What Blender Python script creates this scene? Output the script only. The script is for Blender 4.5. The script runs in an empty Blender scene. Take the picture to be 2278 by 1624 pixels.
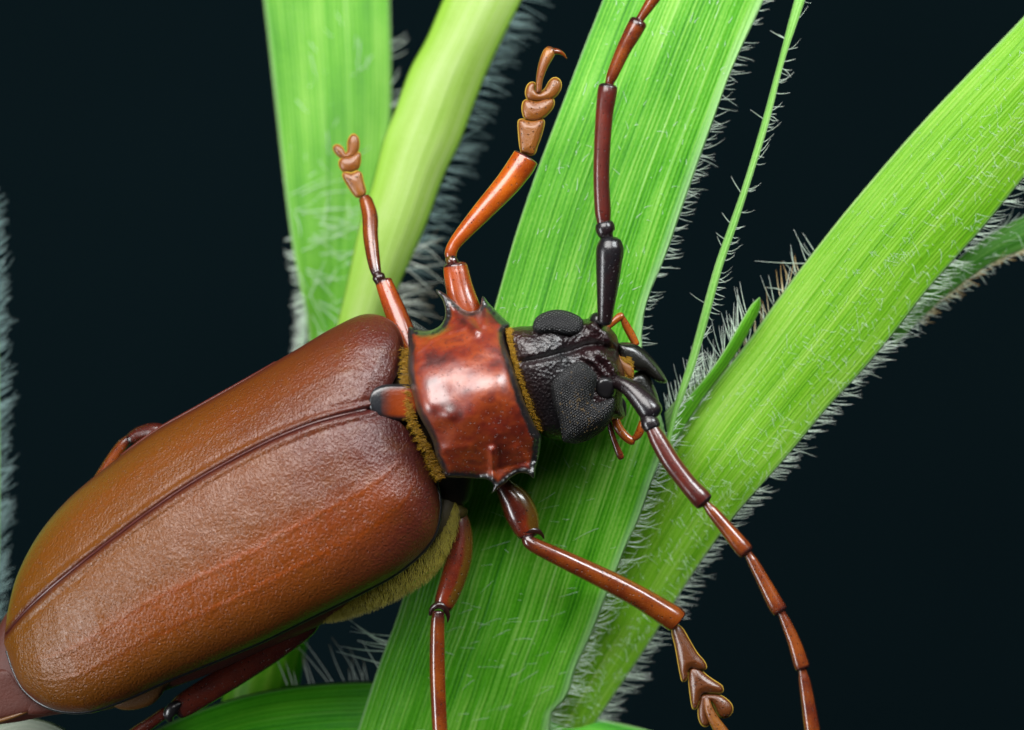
import bpy, bmesh, math, random
import numpy as np
from mathutils import Vector, Matrix
from mathutils.geometry import delaunay_2d_cdt
from mathutils import noise as mnoise

random.seed(7)
RNG = np.random.default_rng(7)
C = bpy.context.scene.collection

# ------------------------------------------------------------------ scale
# Shapes are drafted in "units" of 0.03 mm: x right, y down, z towards the
# lens; one unit is one pixel of a 2278 x 1624 copy of the photograph at z = 0.
S = 3.0e-5
PW, PH = 2278.0, 1624.0
LENS, SENSOR = 105.0, 36.0
D = PW * LENS / SENSOR            # camera distance to the z = 0 plane, in units


def W(p):
    """array (...,3) of (px, py, z) -> world metres"""
    p = np.asarray(p, float)
    f = (D - p[..., 2]) / D
    return np.stack([(p[..., 0] - PW / 2) * f * S, -p[..., 2] * S, (PH / 2 - p[..., 1]) * f * S], -1)


# ------------------------------------------------------------------ camera, world, lights, exposure
cam = bpy.data.cameras.new('camera')
cam.lens = LENS
cam.sensor_width = SENSOR
cam.clip_start = 0.005
cam.clip_end = 5.0
camo = bpy.data.objects.new('camera', cam)
camo.location = (0, -D * S, 0)
camo.rotation_euler = (math.radians(90), 0, 0)
C.objects.link(camo)
bpy.context.scene.camera = camo
cam.dof.use_dof = True
cam.dof.focus_distance = (D - 150) * S
cam.dof.aperture_fstop = 26.0

world = bpy.data.worlds.new('World')
bpy.context.scene.world = world
world.use_nodes = True
bg = world.node_tree.nodes['Background']
bg.inputs[0].default_value = (0.55, 0.75, 0.85, 1)
bg.inputs[1].default_value = 0.02


def softbox(name, loc, target, sx, sy, watts, col):
    l = bpy.data.lights.new(name, 'AREA')
    l.shape = 'RECTANGLE'
    l.size = sx
    l.size_y = sy
    l.energy = watts
    l.color = col
    o = bpy.data.objects.new(name, l)
    o.location = loc
    d = Vector(target) - Vector(loc)
    o.rotation_euler = d.to_track_quat('-Z', 'Y').to_euler()
    C.objects.link(o)
    return o


# diffused macro flash: a large box to the upper left of the lens, a smaller one
# above right, a weak low one at the left
softbox('key_softbox', (-0.042, -0.140, 0.115), (-0.002, 0, 0.004), 0.17, 0.13, 0.74, (1.0, 0.98, 0.96))
softbox('top_softbox', (0.11, -0.10, 0.11), (0.010, 0, 0.008), 0.08, 0.06, 0.34, (0.95, 0.99, 1.0))
softbox('side_softbox', (-0.15, -0.085, -0.045), (-0.004, 0, 0), 0.035, 0.12, 0.24, (0.95, 0.98, 1.0))

sc = bpy.context.scene
sc.view_settings.view_transform = 'Standard'
sc.view_settings.look = 'None'
sc.view_settings.exposure = 0.0
sc.view_settings.gamma = 1.0
sc.render.engine = 'CYCLES'
sc.render.resolution_x = 1024
sc.render.resolution_y = 730


# ------------------------------------------------------------------ object helpers
def thing(name, label, cat, base, group=None):
    o = bpy.data.objects.new(name, None)
    o.empty_display_size = 0.004
    o.location = Vector(W(np.array(base, float)))
    C.objects.link(o)
    o['label'] = label
    o['category'] = cat
    if group:
        o['group'] = group
    o['root'] = tuple(o.location)
    return o


def rootloc(o):
    v = np.zeros(3)
    while o is not None:
        v += np.array(o.location)
        o = o.parent
    return v


def mesh_obj(name, verts_px, faces, mat, parent=None, uv=None, attr=None, smooth=True, recalc=True, world=False):
    """verts_px in drafting units; uv: per-vertex (n,2); attr: dict name -> per-vertex float"""
    w = np.asarray(verts_px, float) if world else W(verts_px)
    if parent is not None:
        w = w - rootloc(parent)
    me = bpy.data.meshes.new(name)
    me.from_pydata(w.tolist(), [], faces)
    if recalc:
        bm = bmesh.new()
        bm.from_mesh(me)
        bmesh.ops.recalc_face_normals(bm, faces=bm.faces)
        bm.to_mesh(me)
        bm.free()
    if uv is not None:
        ul = me.uv_layers.new(name='UVMap')
        li = np.empty(len(me.loops), np.int32)
        me.loops.foreach_get('vertex_index', li)
        ul.data.foreach_set('uv', np.asarray(uv, np.float32)[li].ravel())
    if attr:
        for k, v in attr.items():
            a = me.attributes.new(k, 'FLOAT', 'POINT')
            a.data.foreach_set('value', np.asarray(v, np.float32))
    if smooth:
        me.polygons.foreach_set('use_smooth', [True] * len(me.polygons))
    me.update()
    if mat is not None:
        me.materials.append(mat)
    o = bpy.data.objects.new(name, me)
    C.objects.link(o)
    if parent is not None:
        o.parent = parent
    return o


def catmull(P, n, closed=False):
    """resample rows of P (k, m) by Catmull-Rom to about n rows per span"""
    P = np.asarray(P, float)
    k = len(P)
    out = []
    spans = k if closed else k - 1
    for i in range(spans):
        if closed:
            a, b, c, d = P[(i - 1) % k], P[i], P[(i + 1) % k], P[(i + 2) % k]
        else:
            b, c = P[i], P[i + 1]
            a = P[i - 1] if i > 0 else 2 * b - c
            d = P[i + 2] if i + 2 < k else 2 * c - b
        # centripetal-ish damping of the tangents for uneven spacing
        lab = np.linalg.norm((b - a)[:2]) + 1e-6
        lbc = np.linalg.norm((c - b)[:2]) + 1e-6
        lcd = np.linalg.norm((d - c)[:2]) + 1e-6
        m1 = (c - a) * lbc / (lab + lbc)
        m2 = (d - b) * lbc / (lbc + lcd)
        for j in range(n):
            t = j / n
            t2, t3 = t * t, t * t * t
            out.append((2 * t3 - 3 * t2 + 1) * b + (t3 - 2 * t2 + t) * m1 + (-2 * t3 + 3 * t2) * c + (t3 - t2) * m2)
    if not closed:
        out.append(P[-1])
    return np.array(out)


def by_length(P, n):
    P = np.asarray(P, float)
    seg = np.linalg.norm(np.diff(P[:, :2], axis=0), axis=1)
    s = np.concatenate([[0], np.cumsum(seg)])
    t = np.linspace(0, s[-1], n)
    return np.stack([np.interp(t, s, P[:, i]) for i in range(P.shape[1])], 1)


def tube(name, pts, mat, parent, seg=18, n=8, flat=1.0, cap0=0.5, cap1=0.5, wob=0.0):
    """pts rows (x, y, z, r): a tapered limb with rounded ends; flat scales it towards the lens"""
    if name == 'antenna_segment':       # each joint is seated inside the end of the one before
        p0, p1 = np.array(pts[0], float), np.array(pts[1], float)
        u0 = (p0 - p1)[:3] / np.linalg.norm((p0 - p1)[:3])
        pts = [tuple(np.append(p0[:3] + u0 * 9, p0[3] * 0.95))] + list(pts)
    P = catmull(pts, n)
    c, r = P[:, :3], np.maximum(P[:, 3], 0.3) * (1.1 if name in ('antenna', 'antenna_segment', 'tibia') else 1.05 if name in ('leg', 'palp') else 1.0)
    T = np.gradient(c, axis=0)
    T /= np.linalg.norm(T, axis=1)[:, None] + 1e-9
    # rounded caps: extra rings beyond each end
    rings = []
    if cap0 > 0:
        for a in (85, 60, 30):
            a = math.radians(a)
            rings.append((c[0] - T[0] * r[0] * cap0 * math.sin(a), T[0], r[0] * math.cos(a), 0.0))
    L = len(c)
    for i in range(L):
        rings.append((c[i], T[i], r[i], i / (L - 1)))
    if cap1 > 0:
        for a in (30, 60, 85):
            a = math.radians(a)
            rings.append((c[-1] + T[-1] * r[-1] * cap1 * math.sin(a), T[-1], r[-1] * math.cos(a), 1.0))
    V, F, UV = [], [], []
    for ctr, t, rad, v in rings:
        zz = np.array([0, 0, 1.0])
        side = np.cross(t, zz)
        ln = np.linalg.norm(side)
        side = side / ln if ln > 1e-3 else np.array([1.0, 0, 0])
        up = np.cross(side, t)
        for j in range(seg):
            a = 2 * math.pi * j / seg
            V.append(ctr + side * rad * math.cos(a) + up * rad * flat * math.sin(a))
            UV.append((j / seg, v))
    R = len(rings)
    for i in range(R - 1):
        for j in range(seg):
            k = (j + 1) % seg
            F.append((i * seg + j, i * seg + k, (i + 1) * seg + k, (i + 1) * seg + j))
    F.append(tuple(range(seg)))
    F.append(tuple(range((R - 1) * seg, R * seg)))
    return mesh_obj(name, np.array(V), F, mat, parent, uv=UV, attr={'e0': [999.0] * len(V), 'e1': [999.0] * len(V)} if name == 'stem' else None)


def prof(d, R):
    q = np.clip(1 - d / R, 0, 1)
    return np.sqrt(np.maximum(0, 1 - q * q))


def seg_dist(P, Q):
    """distance of points P (n,2) from closed polygon Q (m,2)"""
    A = Q
    B = np.roll(Q, -1, 0)
    out = np.full(len(P), 1e9)
    AB = B - A
    L2 = (AB ** 2).sum(1) + 1e-12
    for s in range(0, len(P), 2000):
        p = P[s:s + 2000, None, :]
        t = np.clip(((p - A) * AB).sum(2) / L2, 0, 1)
        q = A + t[..., None] * AB
        out[s:s + 2000] = np.sqrt(((p - q) ** 2).sum(2).min(1))
    return out


def soft_dist(P, Q):
    """like seg_dist, but smooth inside (no crease along the middle of the shape)"""
    d = seg_dist(P, Q)
    Qc = np.vstack([Q, Q[:1]])
    L = np.linalg.norm(np.diff(Qc, axis=0), axis=1).sum()
    n = int(max(60, L / 2.0))
    B = by_length(Qc, n + 1)[:-1]
    h = L / n
    out = np.zeros(len(P))
    for s0 in range(0, len(P), 2000):
        r2 = ((P[s0:s0 + 2000, None, :] - B) ** 2).sum(2) + 1e-6
        out[s0:s0 + 2000] = ((h / (r2 * r2)).sum(1) / (math.pi / 2)) ** (-1 / 3)
    w = np.clip((d - h) / (3 * h), 0, 1)
    return d * (1 - w) + np.minimum(out * 1.22, d * 1.15) * w


def inside(P, Q):
    x, y = P[:, 0], P[:, 1]
    r = np.zeros(len(P), bool)
    j = len(Q) - 1
    for i in range(len(Q)):
        xi, yi, xj, yj = Q[i, 0], Q[i, 1], Q[j, 0], Q[j, 1]
        c = ((yi > y) != (yj > y)) & (x < (xj - xi) * (y - yi) / (yj - yi + 1e-12) + xi)
        r ^= c
        j = i
    return r


def pillow(name, outline, edge_z, top, bot, sp, mat, parent, smooth_n=4, sub=True, raw=False):
    """a closed solid over an outline: edge_z(x,y) the rim, top/bot(x,y,d) heights above / below it"""
    Q = np.asarray(outline, float)
    if smooth_n > 1:
        Q = catmull(Q, smooth_n, closed=True)
    Qs = by_length(np.vstack([Q, Q[:1]]), max(12, int(np.linalg.norm(np.diff(np.vstack([Q, Q[:1]]), axis=0), axis=1).sum() / sp)))[:-1]
    Q = Qs
    lo, hi = Q.min(0), Q.max(0)
    xs = np.arange(lo[0], hi[0], sp)
    ys = np.arange(lo[1], hi[1], sp * 0.87)
    G = np.array([(x + (0.5 * sp if j % 2 else 0), y) for j, y in enumerate(ys) for x in xs])
    G = G[inside(G, Q)]
    d = seg_dist(G, Q)
    G = G[d > sp * 1.15]
    # inset rings keep the rim round
    T = np.roll(Q, -1, 0) - np.roll(Q, 1, 0)
    T /= np.linalg.norm(T, axis=1)[:, None] + 1e-9
    Nn = np.stack([-T[:, 1], T[:, 0]], 1)
    if not inside(Q[:8] + Nn[:8] * sp * 0.3, Q).sum() >= 4:
        Nn = -Nn
    ins = []
    for f in (0.12, 0.45):
        R = Q + Nn * sp * f
        ok = inside(R, Q)
        R = R[ok]
        dd = seg_dist(R, Q)
        ins.append(R[dd > sp * f * 0.85])
    allp = np.vstack([Q] + ins + [G])
    n = len(Q)
    edges = [(i, (i + 1) % n) for i in range(n)]
    vo, eo, fo, _, _, _ = delaunay_2d_cdt([Vector(p) for p in allp], edges, [], 1, 1e-4)
    vo = np.array([(v.x, v.y) for v in vo])
    d = seg_dist(vo, Q)
    rim = d < 1e-3
    x, y = vo[:, 0], vo[:, 1]
    ez = np.array([edge_z(a, b) for a, b in vo]) if callable(edge_z) else np.full(len(vo), float(edge_z))
    ds = soft_dist(vo, Q)
    tz = ez + np.where(rim, 0, top(x, y, ds))
    bz = ez - np.where(rim, 0, bot(x, y, ds))
    nV = len(vo)
    V = [np.column_stack([vo, tz])]
    idx = np.arange(nV)
    low = idx.copy()
    inner = np.where(~rim)[0]
    low[inner] = nV + np.arange(len(inner))
    V.append(np.column_stack([vo[inner], bz[inner]]))
    V = np.vstack(V)
    F = [tuple(f) for f in fo] + [tuple(int(low[i]) for i in reversed(f)) for f in fo]
    dd = np.concatenate([d, d[inner]])
    o = mesh_obj(name, V, F, mat, parent, uv=V[:, :2] / 1000.0, attr={'edge': dd})
    return (o, Q) if raw else o


def hairs(name, rows, mat, parent, nseg=4):
    """rows: (x, y, z, dx, dy, dz, length, radius, bend_x, bend_y, bend_z); one mesh of fine tapering hairs"""
    R = np.asarray(rows, float)
    n = len(R)
    b, d, L, r, bend = R[:, :3], R[:, 3:6], R[:, 6], R[:, 7], R[:, 8:11]
    d = d / (np.linalg.norm(d, axis=1)[:, None] + 1e-9)
    zz = np.array([0.13, 0.21, 0.97])
    s = np.cross(d, zz)
    s /= np.linalg.norm(s, axis=1)[:, None] + 1e-9
    u = np.cross(s, d)
    V = np.zeros((n, nseg + 1, 3, 3))
    for k in range(nseg + 1):
        t = k / nseg
        c = b + d * (L * t)[:, None] + bend * ((t * t) * L)[:, None]
        rr = r * (1 - 0.7 * t * t)
        for j in range(3):
            a = 2 * math.pi * j / 3
            V[:, k, j] = c + s * (rr * math.cos(a))[:, None] + u * (rr * math.sin(a))[:, None]
    V = V.reshape(-1, 3)
    per = (nseg + 1) * 3
    loc = []
    for k in range(nseg):
        for j in range(3):
            q = (j + 1) % 3
            loc.append((k * 3 + j, k * 3 + q, (k + 1) * 3 + q, (k + 1) * 3 + j))
    loc = np.array(loc)
    F = (loc[None] + (np.arange(n) * per)[:, None, None]).reshape(-1, 4).tolist()
    tv = np.tile(np.repeat(np.arange(nseg + 1) / nseg, 3), n)
    o = mesh_obj(name, V, F, mat, parent, uv=np.column_stack([tv, tv]), recalc=False)
    o['kind'] = 'stuff'
    return o


# ------------------------------------------------------------------ material helpers
class NT:
    def __init__(self, name):
        self.m = bpy.data.materials.new(name)
        self.m.use_nodes = True
        self.t = self.m.node_tree
        self.n = self.t.nodes
        self.b = self.n['Principled BSDF']
        self.out = self.n['Material Output']

    def link(self, a, b):
        self.t.links.new(a, b)

    def node(self, typ, ins=None, **kw):
        x = self.n.new(typ)
        for k, v in kw.items():
            setattr(x, k, v)
        for k, v in (ins or {}).items():
            if hasattr(v, 'is_linked') or isinstance(v, bpy.types.NodeSocket):
                self.link(v, x.inputs[k])
            else:
                x.inputs[k].default_value = v
        return x

    def set(self, **kw):
        for k, v in kw.items():
            k = k.replace('_', ' ')
            if isinstance(v, bpy.types.NodeSocket):
                self.link(v, self.b.inputs[k])
            else:
                if isinstance(v, tuple) and len(v) == 3 and k in ('Base Color', 'Sheen Tint', 'Specular Tint', 'Coat Tint'):
                    v = v + (1,)
                self.b.inputs[k].default_value = v

    def objpx(self):
        tc = self.node('ShaderNodeTexCoord')
        return self.node('ShaderNodeVectorMath', {0: tc.outputs['Object'], 3: 1.0 / S}, operation='SCALE').outputs[0]

    def uv(self):
        return self.node('ShaderNodeTexCoord').outputs['UV']

    def sep(self, v):
        return self.node('ShaderNodeSeparateXYZ', {0: v}).outputs

    def vmul(self, v, f):
        return self.node('ShaderNodeVectorMath', {0: v, 1: f}, operation='MULTIPLY').outputs[0]

    def math(self, op, a, b=0.0, c=0.0, clamp=False):
        x = self.node('ShaderNodeMath', operation=op)
        x.use_clamp = clamp
        for i, v in enumerate((a, b, c)):
            if isinstance(v, bpy.types.NodeSocket):
                self.link(v, x.inputs[i])
            else:
                x.inputs[i].default_value = v
        return x.outputs[0]

    def noise(self, v, scale, detail=3.0, rough=0.55, dist=0.0):
        return self.node('ShaderNodeTexNoise', {'Vector': v, 'Scale': scale, 'Detail': detail, 'Roughness': rough, 'Distortion': dist}).outputs[0]

    def voro(self, v, scale, feature='F1', rnd=1.0):
        return self.node('ShaderNodeTexVoronoi', {'Vector': v, 'Scale': scale, 'Randomness': rnd}, feature=feature).outputs['Distance']

    def ramp(self, fac, stops, interp='LINEAR'):
        x = self.node('ShaderNodeValToRGB', {0: fac})
        cr = x.color_ramp
        cr.interpolation = interp
        while len(cr.elements) < len(stops):
            cr.elements.new(0.5)
        for e, (p, c) in zip(cr.elements, stops):
            e.position = p
            e.color = (c, c, c, 1) if isinstance(c, (int, float)) else tuple(c) + (1,)
        return x.outputs[0]

    def mix(self, f, a, b, blend='MIX'):
        x = self.node('ShaderNodeMix', data_type='RGBA', blend_type=blend)
        for i, v in ((0, f), (6, a), (7, b)):
            if isinstance(v, bpy.types.NodeSocket):
                self.link(v, x.inputs[i])
            elif isinstance(v, (tuple, list)):
                x.inputs[i].default_value = tuple(v) + (1,)
            else:
                x.inputs[i].default_value = v
        return x.outputs[2]

    def attr(self, name):
        return self.node('ShaderNodeAttribute', attribute_name=name).outputs['Fac']

    def bump(self, h, dist_units, strength=1.0, nrm=None):
        x = self.node('ShaderNodeBump', {'Height': h, 'Distance': dist_units * S, 'Strength': strength})
        if nrm is not None:
            self.link(nrm, x.inputs['Normal'])
        return x.outputs[0]


def chitin(name, c_mid, c_alt, c_end, rough=0.25, coat=0.5, ends=(0.1, 0.9), pit=1.2, sss=0.0, hoop=0.55, olive=None):
    """shiny horn: colour along the limb (uv.y) goes dark at the joints, fine pits and hair pores"""
    t = NT(name)
    p = t.objpx()
    uvs = t.sep(t.uv())
    n1 = t.noise(p, 0.02, 3)
    col = t.mix(t.ramp(n1, [(0.35, 0.0), (0.65, 1.0)]), c_mid, c_alt)
    gr = t.ramp(t.math('ADD', uvs[1], t.math('MULTIPLY', t.math('SUBTRACT', n1, 0.5), 0.5)), [(0.05, 1.0), (0.75, 0.0)], 'EASE')
    col = t.mix(t.math('MULTIPLY', gr, 0.6), col, tuple(x * 0.8 for x in c_alt))
    e = t.ramp(uvs[1], [(0.0, 1.0), (ends[0], 0.0), (ends[1], 0.0), (1.0, 1.0)], 'EASE')
    col = t.mix(e, col, c_end)
    # light passing through the horn put into the colour: one flank painted darker
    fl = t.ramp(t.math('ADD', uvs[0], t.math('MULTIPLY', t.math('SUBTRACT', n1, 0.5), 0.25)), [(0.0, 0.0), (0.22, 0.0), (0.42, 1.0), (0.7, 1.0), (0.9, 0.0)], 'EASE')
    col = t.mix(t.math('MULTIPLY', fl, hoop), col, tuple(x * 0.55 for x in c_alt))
    if olive:
        ol = t.ramp(t.math('ADD', uvs[0], t.math('MULTIPLY', t.math('SUBTRACT', n1, 0.5), 0.12)), [(0.0, 1.0), (0.17, 1.0), (0.24, 0.0), (0.80, 0.0), (0.90, 1.0)], 'EASE')
        col = t.mix(t.math('MULTIPLY', ol, t.ramp(uvs[1], [(0.15, 0.3), (0.35, 1.0), (0.85, 1.0), (0.95, 0.0)])), col, olive)
    vd = t.voro(p, 0.10)
    pore = t.ramp(vd, [(0.12, 1.0), (0.22, 0.0)])
    col = t.mix(t.math('MULTIPLY', pore, 0.55), col, tuple(x * 0.35 for x in c_end))
    fine = t.noise(p, 0.35, 2)
    h = t.math('ADD', t.math('MULTIPLY', pore, -1.5), t.math('MULTIPLY', fine, 0.3))
    t.set(Base_Color=col, Roughness=t.math('ADD', t.math('MULTIPLY', fine, 0.15), rough - 0.07), Coat_Weight=coat, Coat_Roughness=0.10,
          Specular_IOR_Level=0.5, Normal=t.bump(h, pit, 0.8))
    if sss:
        t.set(Subsurface_Weight=sss, Subsurface_Radius=(1.0, 0.35, 0.1), Subsurface_Scale=22 * S)
    return t.m


def plain(name, col, rough=0.5, coat=0.0, nscale=0.05, var=0.25, bumpd=0.6):
    t = NT(name)
    p = t.objpx()
    n = t.noise(p, nscale, 4)
    c = t.mix(n, tuple(x * (1 - var) for x in col), tuple(min(1, x * (1 + var)) for x in col))
    t.set(Base_Color=c, Roughness=rough, Coat_Weight=coat, Coat_Roughness=0.2, Normal=t.bump(t.noise(p, nscale * 5, 3), bumpd, 0.7))
    return t.m


def hair_mat(name, root, tip, trans=0.3, split=0.6):
    t = NT(name)
    u = t.sep(t.uv())[0]
    c = t.ramp(u, [(0.0, root), (split, root), (1.0, tip)])
    t.set(Base_Color=c, Roughness=0.4, Specular_IOR_Level=0.4)
    tr = t.node('ShaderNodeBsdfTranslucent', {'Color': c})
    mx = t.node('ShaderNodeMixShader', {0: trans, 1: t.b.outputs[0], 2: tr.outputs[0]})
    t.link(mx.outputs[0], t.out.inputs[0])
    return t.m


def leaf_mat(name, width, dark, mid, light, pale=(0.42, 0.62, 0.30), edge_w=(5, 5), rough=0.42, trans=0.42, vein=9.0, speck=0.5, fold=None, gloss=0.28):
    """grass blade: uv.x runs 0..1 across, uv.y along in thousands of units"""
    t = NT(name)
    s = t.sep(t.uv())
    comb = t.node('ShaderNodeCombineXYZ', {0: t.math('MULTIPLY', s[0], width / vein), 1: t.math('MULTIPLY', s[1], 1000.0 / 900.0), 2: 0.0}).outputs[0]
    comb2 = t.node('ShaderNodeCombineXYZ', {0: t.math('MULTIPLY', s[0], width / (vein * 4.5)), 1: t.math('MULTIPLY', s[1], 1000.0 / 500.0), 2: 3.0}).outputs[0]
    cells = t.node('ShaderNodeCombineXYZ', {0: t.math('MULTIPLY', s[0], width / 3.2), 1: t.math('MULTIPLY', s[1], 1000.0 / 9.0), 2: 0.0}).outputs[0]
    blot = t.node('ShaderNodeCombineXYZ', {0: t.math('MULTIPLY', s[0], width / 90.0), 1: t.math('MULTIPLY', s[1], 1000.0 / 160.0), 2: 7.0}).outputs[0]
    st = t.noise(comb, 1.0, 2.0, 0.6)
    st2 = t.noise(comb2, 1.0, 2.0, 0.5)
    ce = t.noise(cells, 1.0, 1.0, 0.5)
    bl = t.noise(blot, 1.0, 3.0, 0.5)
    vn = t.math('SINE', t.math('ADD', t.math('MULTIPLY', s[0], width * 6.2832 / 9.5), t.math('MULTIPLY', st2, 9.0)))
    v = t.math('ADD', t.math('MULTIPLY', st, 0.46), t.math('MULTIPLY', vn, 0.045))
    v = t.math('ADD', v, t.math('MULTIPLY', st2, 0.35))
    v = t.math('ADD', v, t.math('MULTIPLY', ce, 0.16))
    v = t.math('ADD', v, t.math('MULTIPLY', bl, 0.22))
    col = t.ramp(v, [(0.44, dark), (0.58, mid), (0.76, light)])
    # thin pale ribs
    rib = t.ramp(st, [(0.60, 0.0), (0.70, 1.0)])
    col = t.mix(t.math('MULTIPLY', rib, 0.22), col, pale)
    # tiny wax flecks and a few rusty scars
    p = t.objpx()
    fl = t.ramp(t.voro(p, 0.11), [(0.05, 1.0), (0.11, 0.0)])
    fl = t.math('MULTIPLY', fl, t.ramp(t.noise(p, 0.012, 2), [(0.52, 0.0), (0.66, 1.0)]))
    col = t.mix(t.math('MULTIPLY', fl, speck), col, (0.62, 0.80, 0.52))
    scar = t.ramp(t.voro(p, 0.012), [(0.025, 1.0), (0.06, 0.0)])
    scar = t.math('MULTIPLY', scar, t.ramp(t.noise(p, 0.09, 2), [(0.48, 0.0), (0.58, 1.0)]))
    col = t.mix(t.math('MULTIPLY', scar, 0.6), col, (0.20, 0.12, 0.02))
    # pale cartilage margin
    e0 = t.math('SUBTRACT', 1.0, t.math('DIVIDE', t.attr('e0'), edge_w[0] * 1.5), clamp=True)
    e1 = t.math('SUBTRACT', 1.0, t.math('DIVIDE', t.attr('e1'), edge_w[1] * 1.5), clamp=True)
    em = t.math('MAXIMUM', e0, e1)
    col = t.mix(t.math('MULTIPLY', em, 0.75), col, pale)
    h = t.math('ADD', t.math('MULTIPLY', t.math('ADD', st, t.math('MULTIPLY', vn, 0.18)), 1.0), t.math('MULTIPLY', ce, 0.30))
    t.set(Base_Color=col, Roughness=t.math('ADD', t.math('MULTIPLY', ce, 0.2), rough - 0.1), Specular_IOR_Level=gloss, Normal=t.bump(h, 2.6, 0.75))
    tc = t.mix(0.35, col, mid)
    tr = t.node('ShaderNodeBsdfTranslucent', {'Color': tc})
    mx = t.node('ShaderNodeMixShader', {0: trans, 1: t.b.outputs[0], 2: tr.outputs[0]})
    t.link(mx.outputs[0], t.out.inputs[0])
    return t.m


# ------------------------------------------------------------------ the setting: dark cloth far behind
def build_backdrop():
    t = NT('dark_cloth')
    p = t.objpx()
    n = t.noise(p, 0.0006, 2)
    col = t.mix(n, (0.0013, 0.0052, 0.0070), (0.0023, 0.0078, 0.0100))
    t.set(Base_Color=col, Roughness=0.95, Specular_IOR_Level=0.05)
    nx, nz = 40, 30
    V, F = [], []
    for j in range(nz + 1):
        for i in range(nx + 1):
            x = (i / nx - 0.5) * 0.9
            z = (j / nz - 0.5) * 0.7
            y = 0.17 + 0.004 * math.sin(x * 31 + z * 9) + 0.003 * math.sin(x * 11 - z * 23)
            V.append((x, y, z))
    for j in range(nz):
        for i in range(nx):
            a = j * (nx + 1) + i
            F.append((a, a + 1, a + nx + 2, a + nx + 1))
    o = mesh_obj('backdrop', V, F, t.m, world=True)
    o['kind'] = 'structure'


build_backdrop()


# ------------------------------------------------------------------ grass blades
def blade(name, Lp, Rp, mat, parent, arch=0.0, thick=5.0, m=48, n=150, corr=0.9, seed=0, keel=0.0, wav=0.0, ref_w=None):
    """Lp / Rp rows (x, y, z): the two margins, same direction; returns object and (edges, surface function)"""
    Lc = by_length(catmull(np.array(Lp, float), 10), n)
    Rc = by_length(catmull(np.array(Rp, float), 10), n)
    rg = np.random.default_rng(seed)
    s = np.linspace(0, 1, m)
    # ribs: an uneven corrugation
    ph = np.cumsum(rg.uniform(0.6, 1.4, m))
    rib = np.sin(ph * 2.2) * rg.uniform(0.4, 1.0, m)
    mid = (Lc + Rc) / 2
    al = np.concatenate([[0], np.cumsum(np.linalg.norm(np.diff(mid[:, :2], axis=0), axis=1))])
    T = np.zeros((n, m, 3))
    for k in range(n):
        p = Lc[k][None] * (1 - s)[:, None] + Rc[k][None] * s[:, None]
        env = np.sqrt(np.clip(4 * s * (1 - s), 0, 1))
        p[:, 2] += arch * 4 * s * (1 - s) + corr * rib * env + keel * np.exp(-((s - 0.5) / 0.06) ** 2)
        p[:, 2] += wav * np.sin(al[k] / 70.0 + s * 3) * env
        T[k] = p
    th = thick * np.clip(np.sqrt(np.clip(4 * s * (1 - s), 0, 1)), 0.0, 1)
    B = T.copy()
    B[:, :, 2] -= th[None]
    V = T.reshape(-1, 3)
    low = np.arange(n * m).reshape(n, m).copy()
    inner = B[:, 1:-1].reshape(-1, 3)
    low[:, 1:-1] = n * m + np.arange(n * (m - 2)).reshape(n, m - 2)
    Vall = np.vstack([V, inner])
    top = np.arange(n * m).reshape(n, m)
    F = []
    for k in range(n - 1):
        for j in range(m - 1):
            F.append((top[k, j], top[k, j + 1], top[k + 1, j + 1], top[k + 1, j]))
            F.append((low[k + 1, j], low[k + 1, j + 1], low[k, j + 1], low[k, j]))
    for k in (0, n - 1):
        for j in range(m - 1):
            q = [top[k, j], top[k, j + 1], low[k, j + 1], low[k, j]]
            q = list(dict.fromkeys(q))
            if len(q) > 2:
                F.append(q)
    F = [tuple(int(i) for i in f) for f in F]
    wk = np.linalg.norm((Rc - Lc)[:, :2], axis=1)
    su = s[None, :] * (wk[:, None] / ref_w if ref_w else np.ones((n, 1)))
    uvt = np.stack(np.broadcast_arrays(su, al[:, None] / 1000.0), -1)
    UV = np.vstack([uvt.reshape(-1, 2), uvt[:, 1:-1].reshape(-1, 2)])
    e0 = s[None, :] * wk[:, None]
    e1 = (1 - s)[None, :] * wk[:, None]
    pack = lambda q: np.concatenate([q.ravel(), q[:, 1:-1].ravel()])
    o = mesh_obj(name, Vall, F, mat, parent, uv=UV, attr={'e0': pack(e0), 'e1': pack(e1)})
    return o, Lc, Rc, T


def edge_hairs(curve, count, d, length, rad, spread=0.35, zdir=0.25, bend=(0, -0.25, 0), y0=-60, y1=1700, clump=0.0, seed=1, x0=-80, x1=2360):
    rg = np.random.default_rng(seed)
    c = by_length(curve, 600)
    ok = (c[:, 1] > y0) & (c[:, 1] < y1) & (c[:, 0] > x0) & (c[:, 0] < x1)
    c = c[ok]
    rows = []
    lump = rg.uniform(-1, 1, 60)
    for i in range(count):
        f = rg.uniform(0, len(c) - 1)
        k = int(f)
        p = c[k] * (1 - (f - k)) + c[min(k + 1, len(c) - 1)] * (f - k)
        w = lump[int(f / len(c) * 59)]
        L = length * rg.uniform(0.45, 1.15) * (1 + clump * w)
        dx = d[0] + rg.normal(0, spread)
        dy = d[1] + rg.normal(0, spread) + 0.3 * clump * w
        dz = rg.normal(0.0, zdir)
        bs = rg.normal(1, 0.9)
        rows.append((p[0], p[1], p[2] - 1, dx, dy, dz, L, rad * rg.uniform(0.75, 1.2), bend[0] * bs, bend[1] * bs, bend[2] * bs))
    return rows


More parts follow.
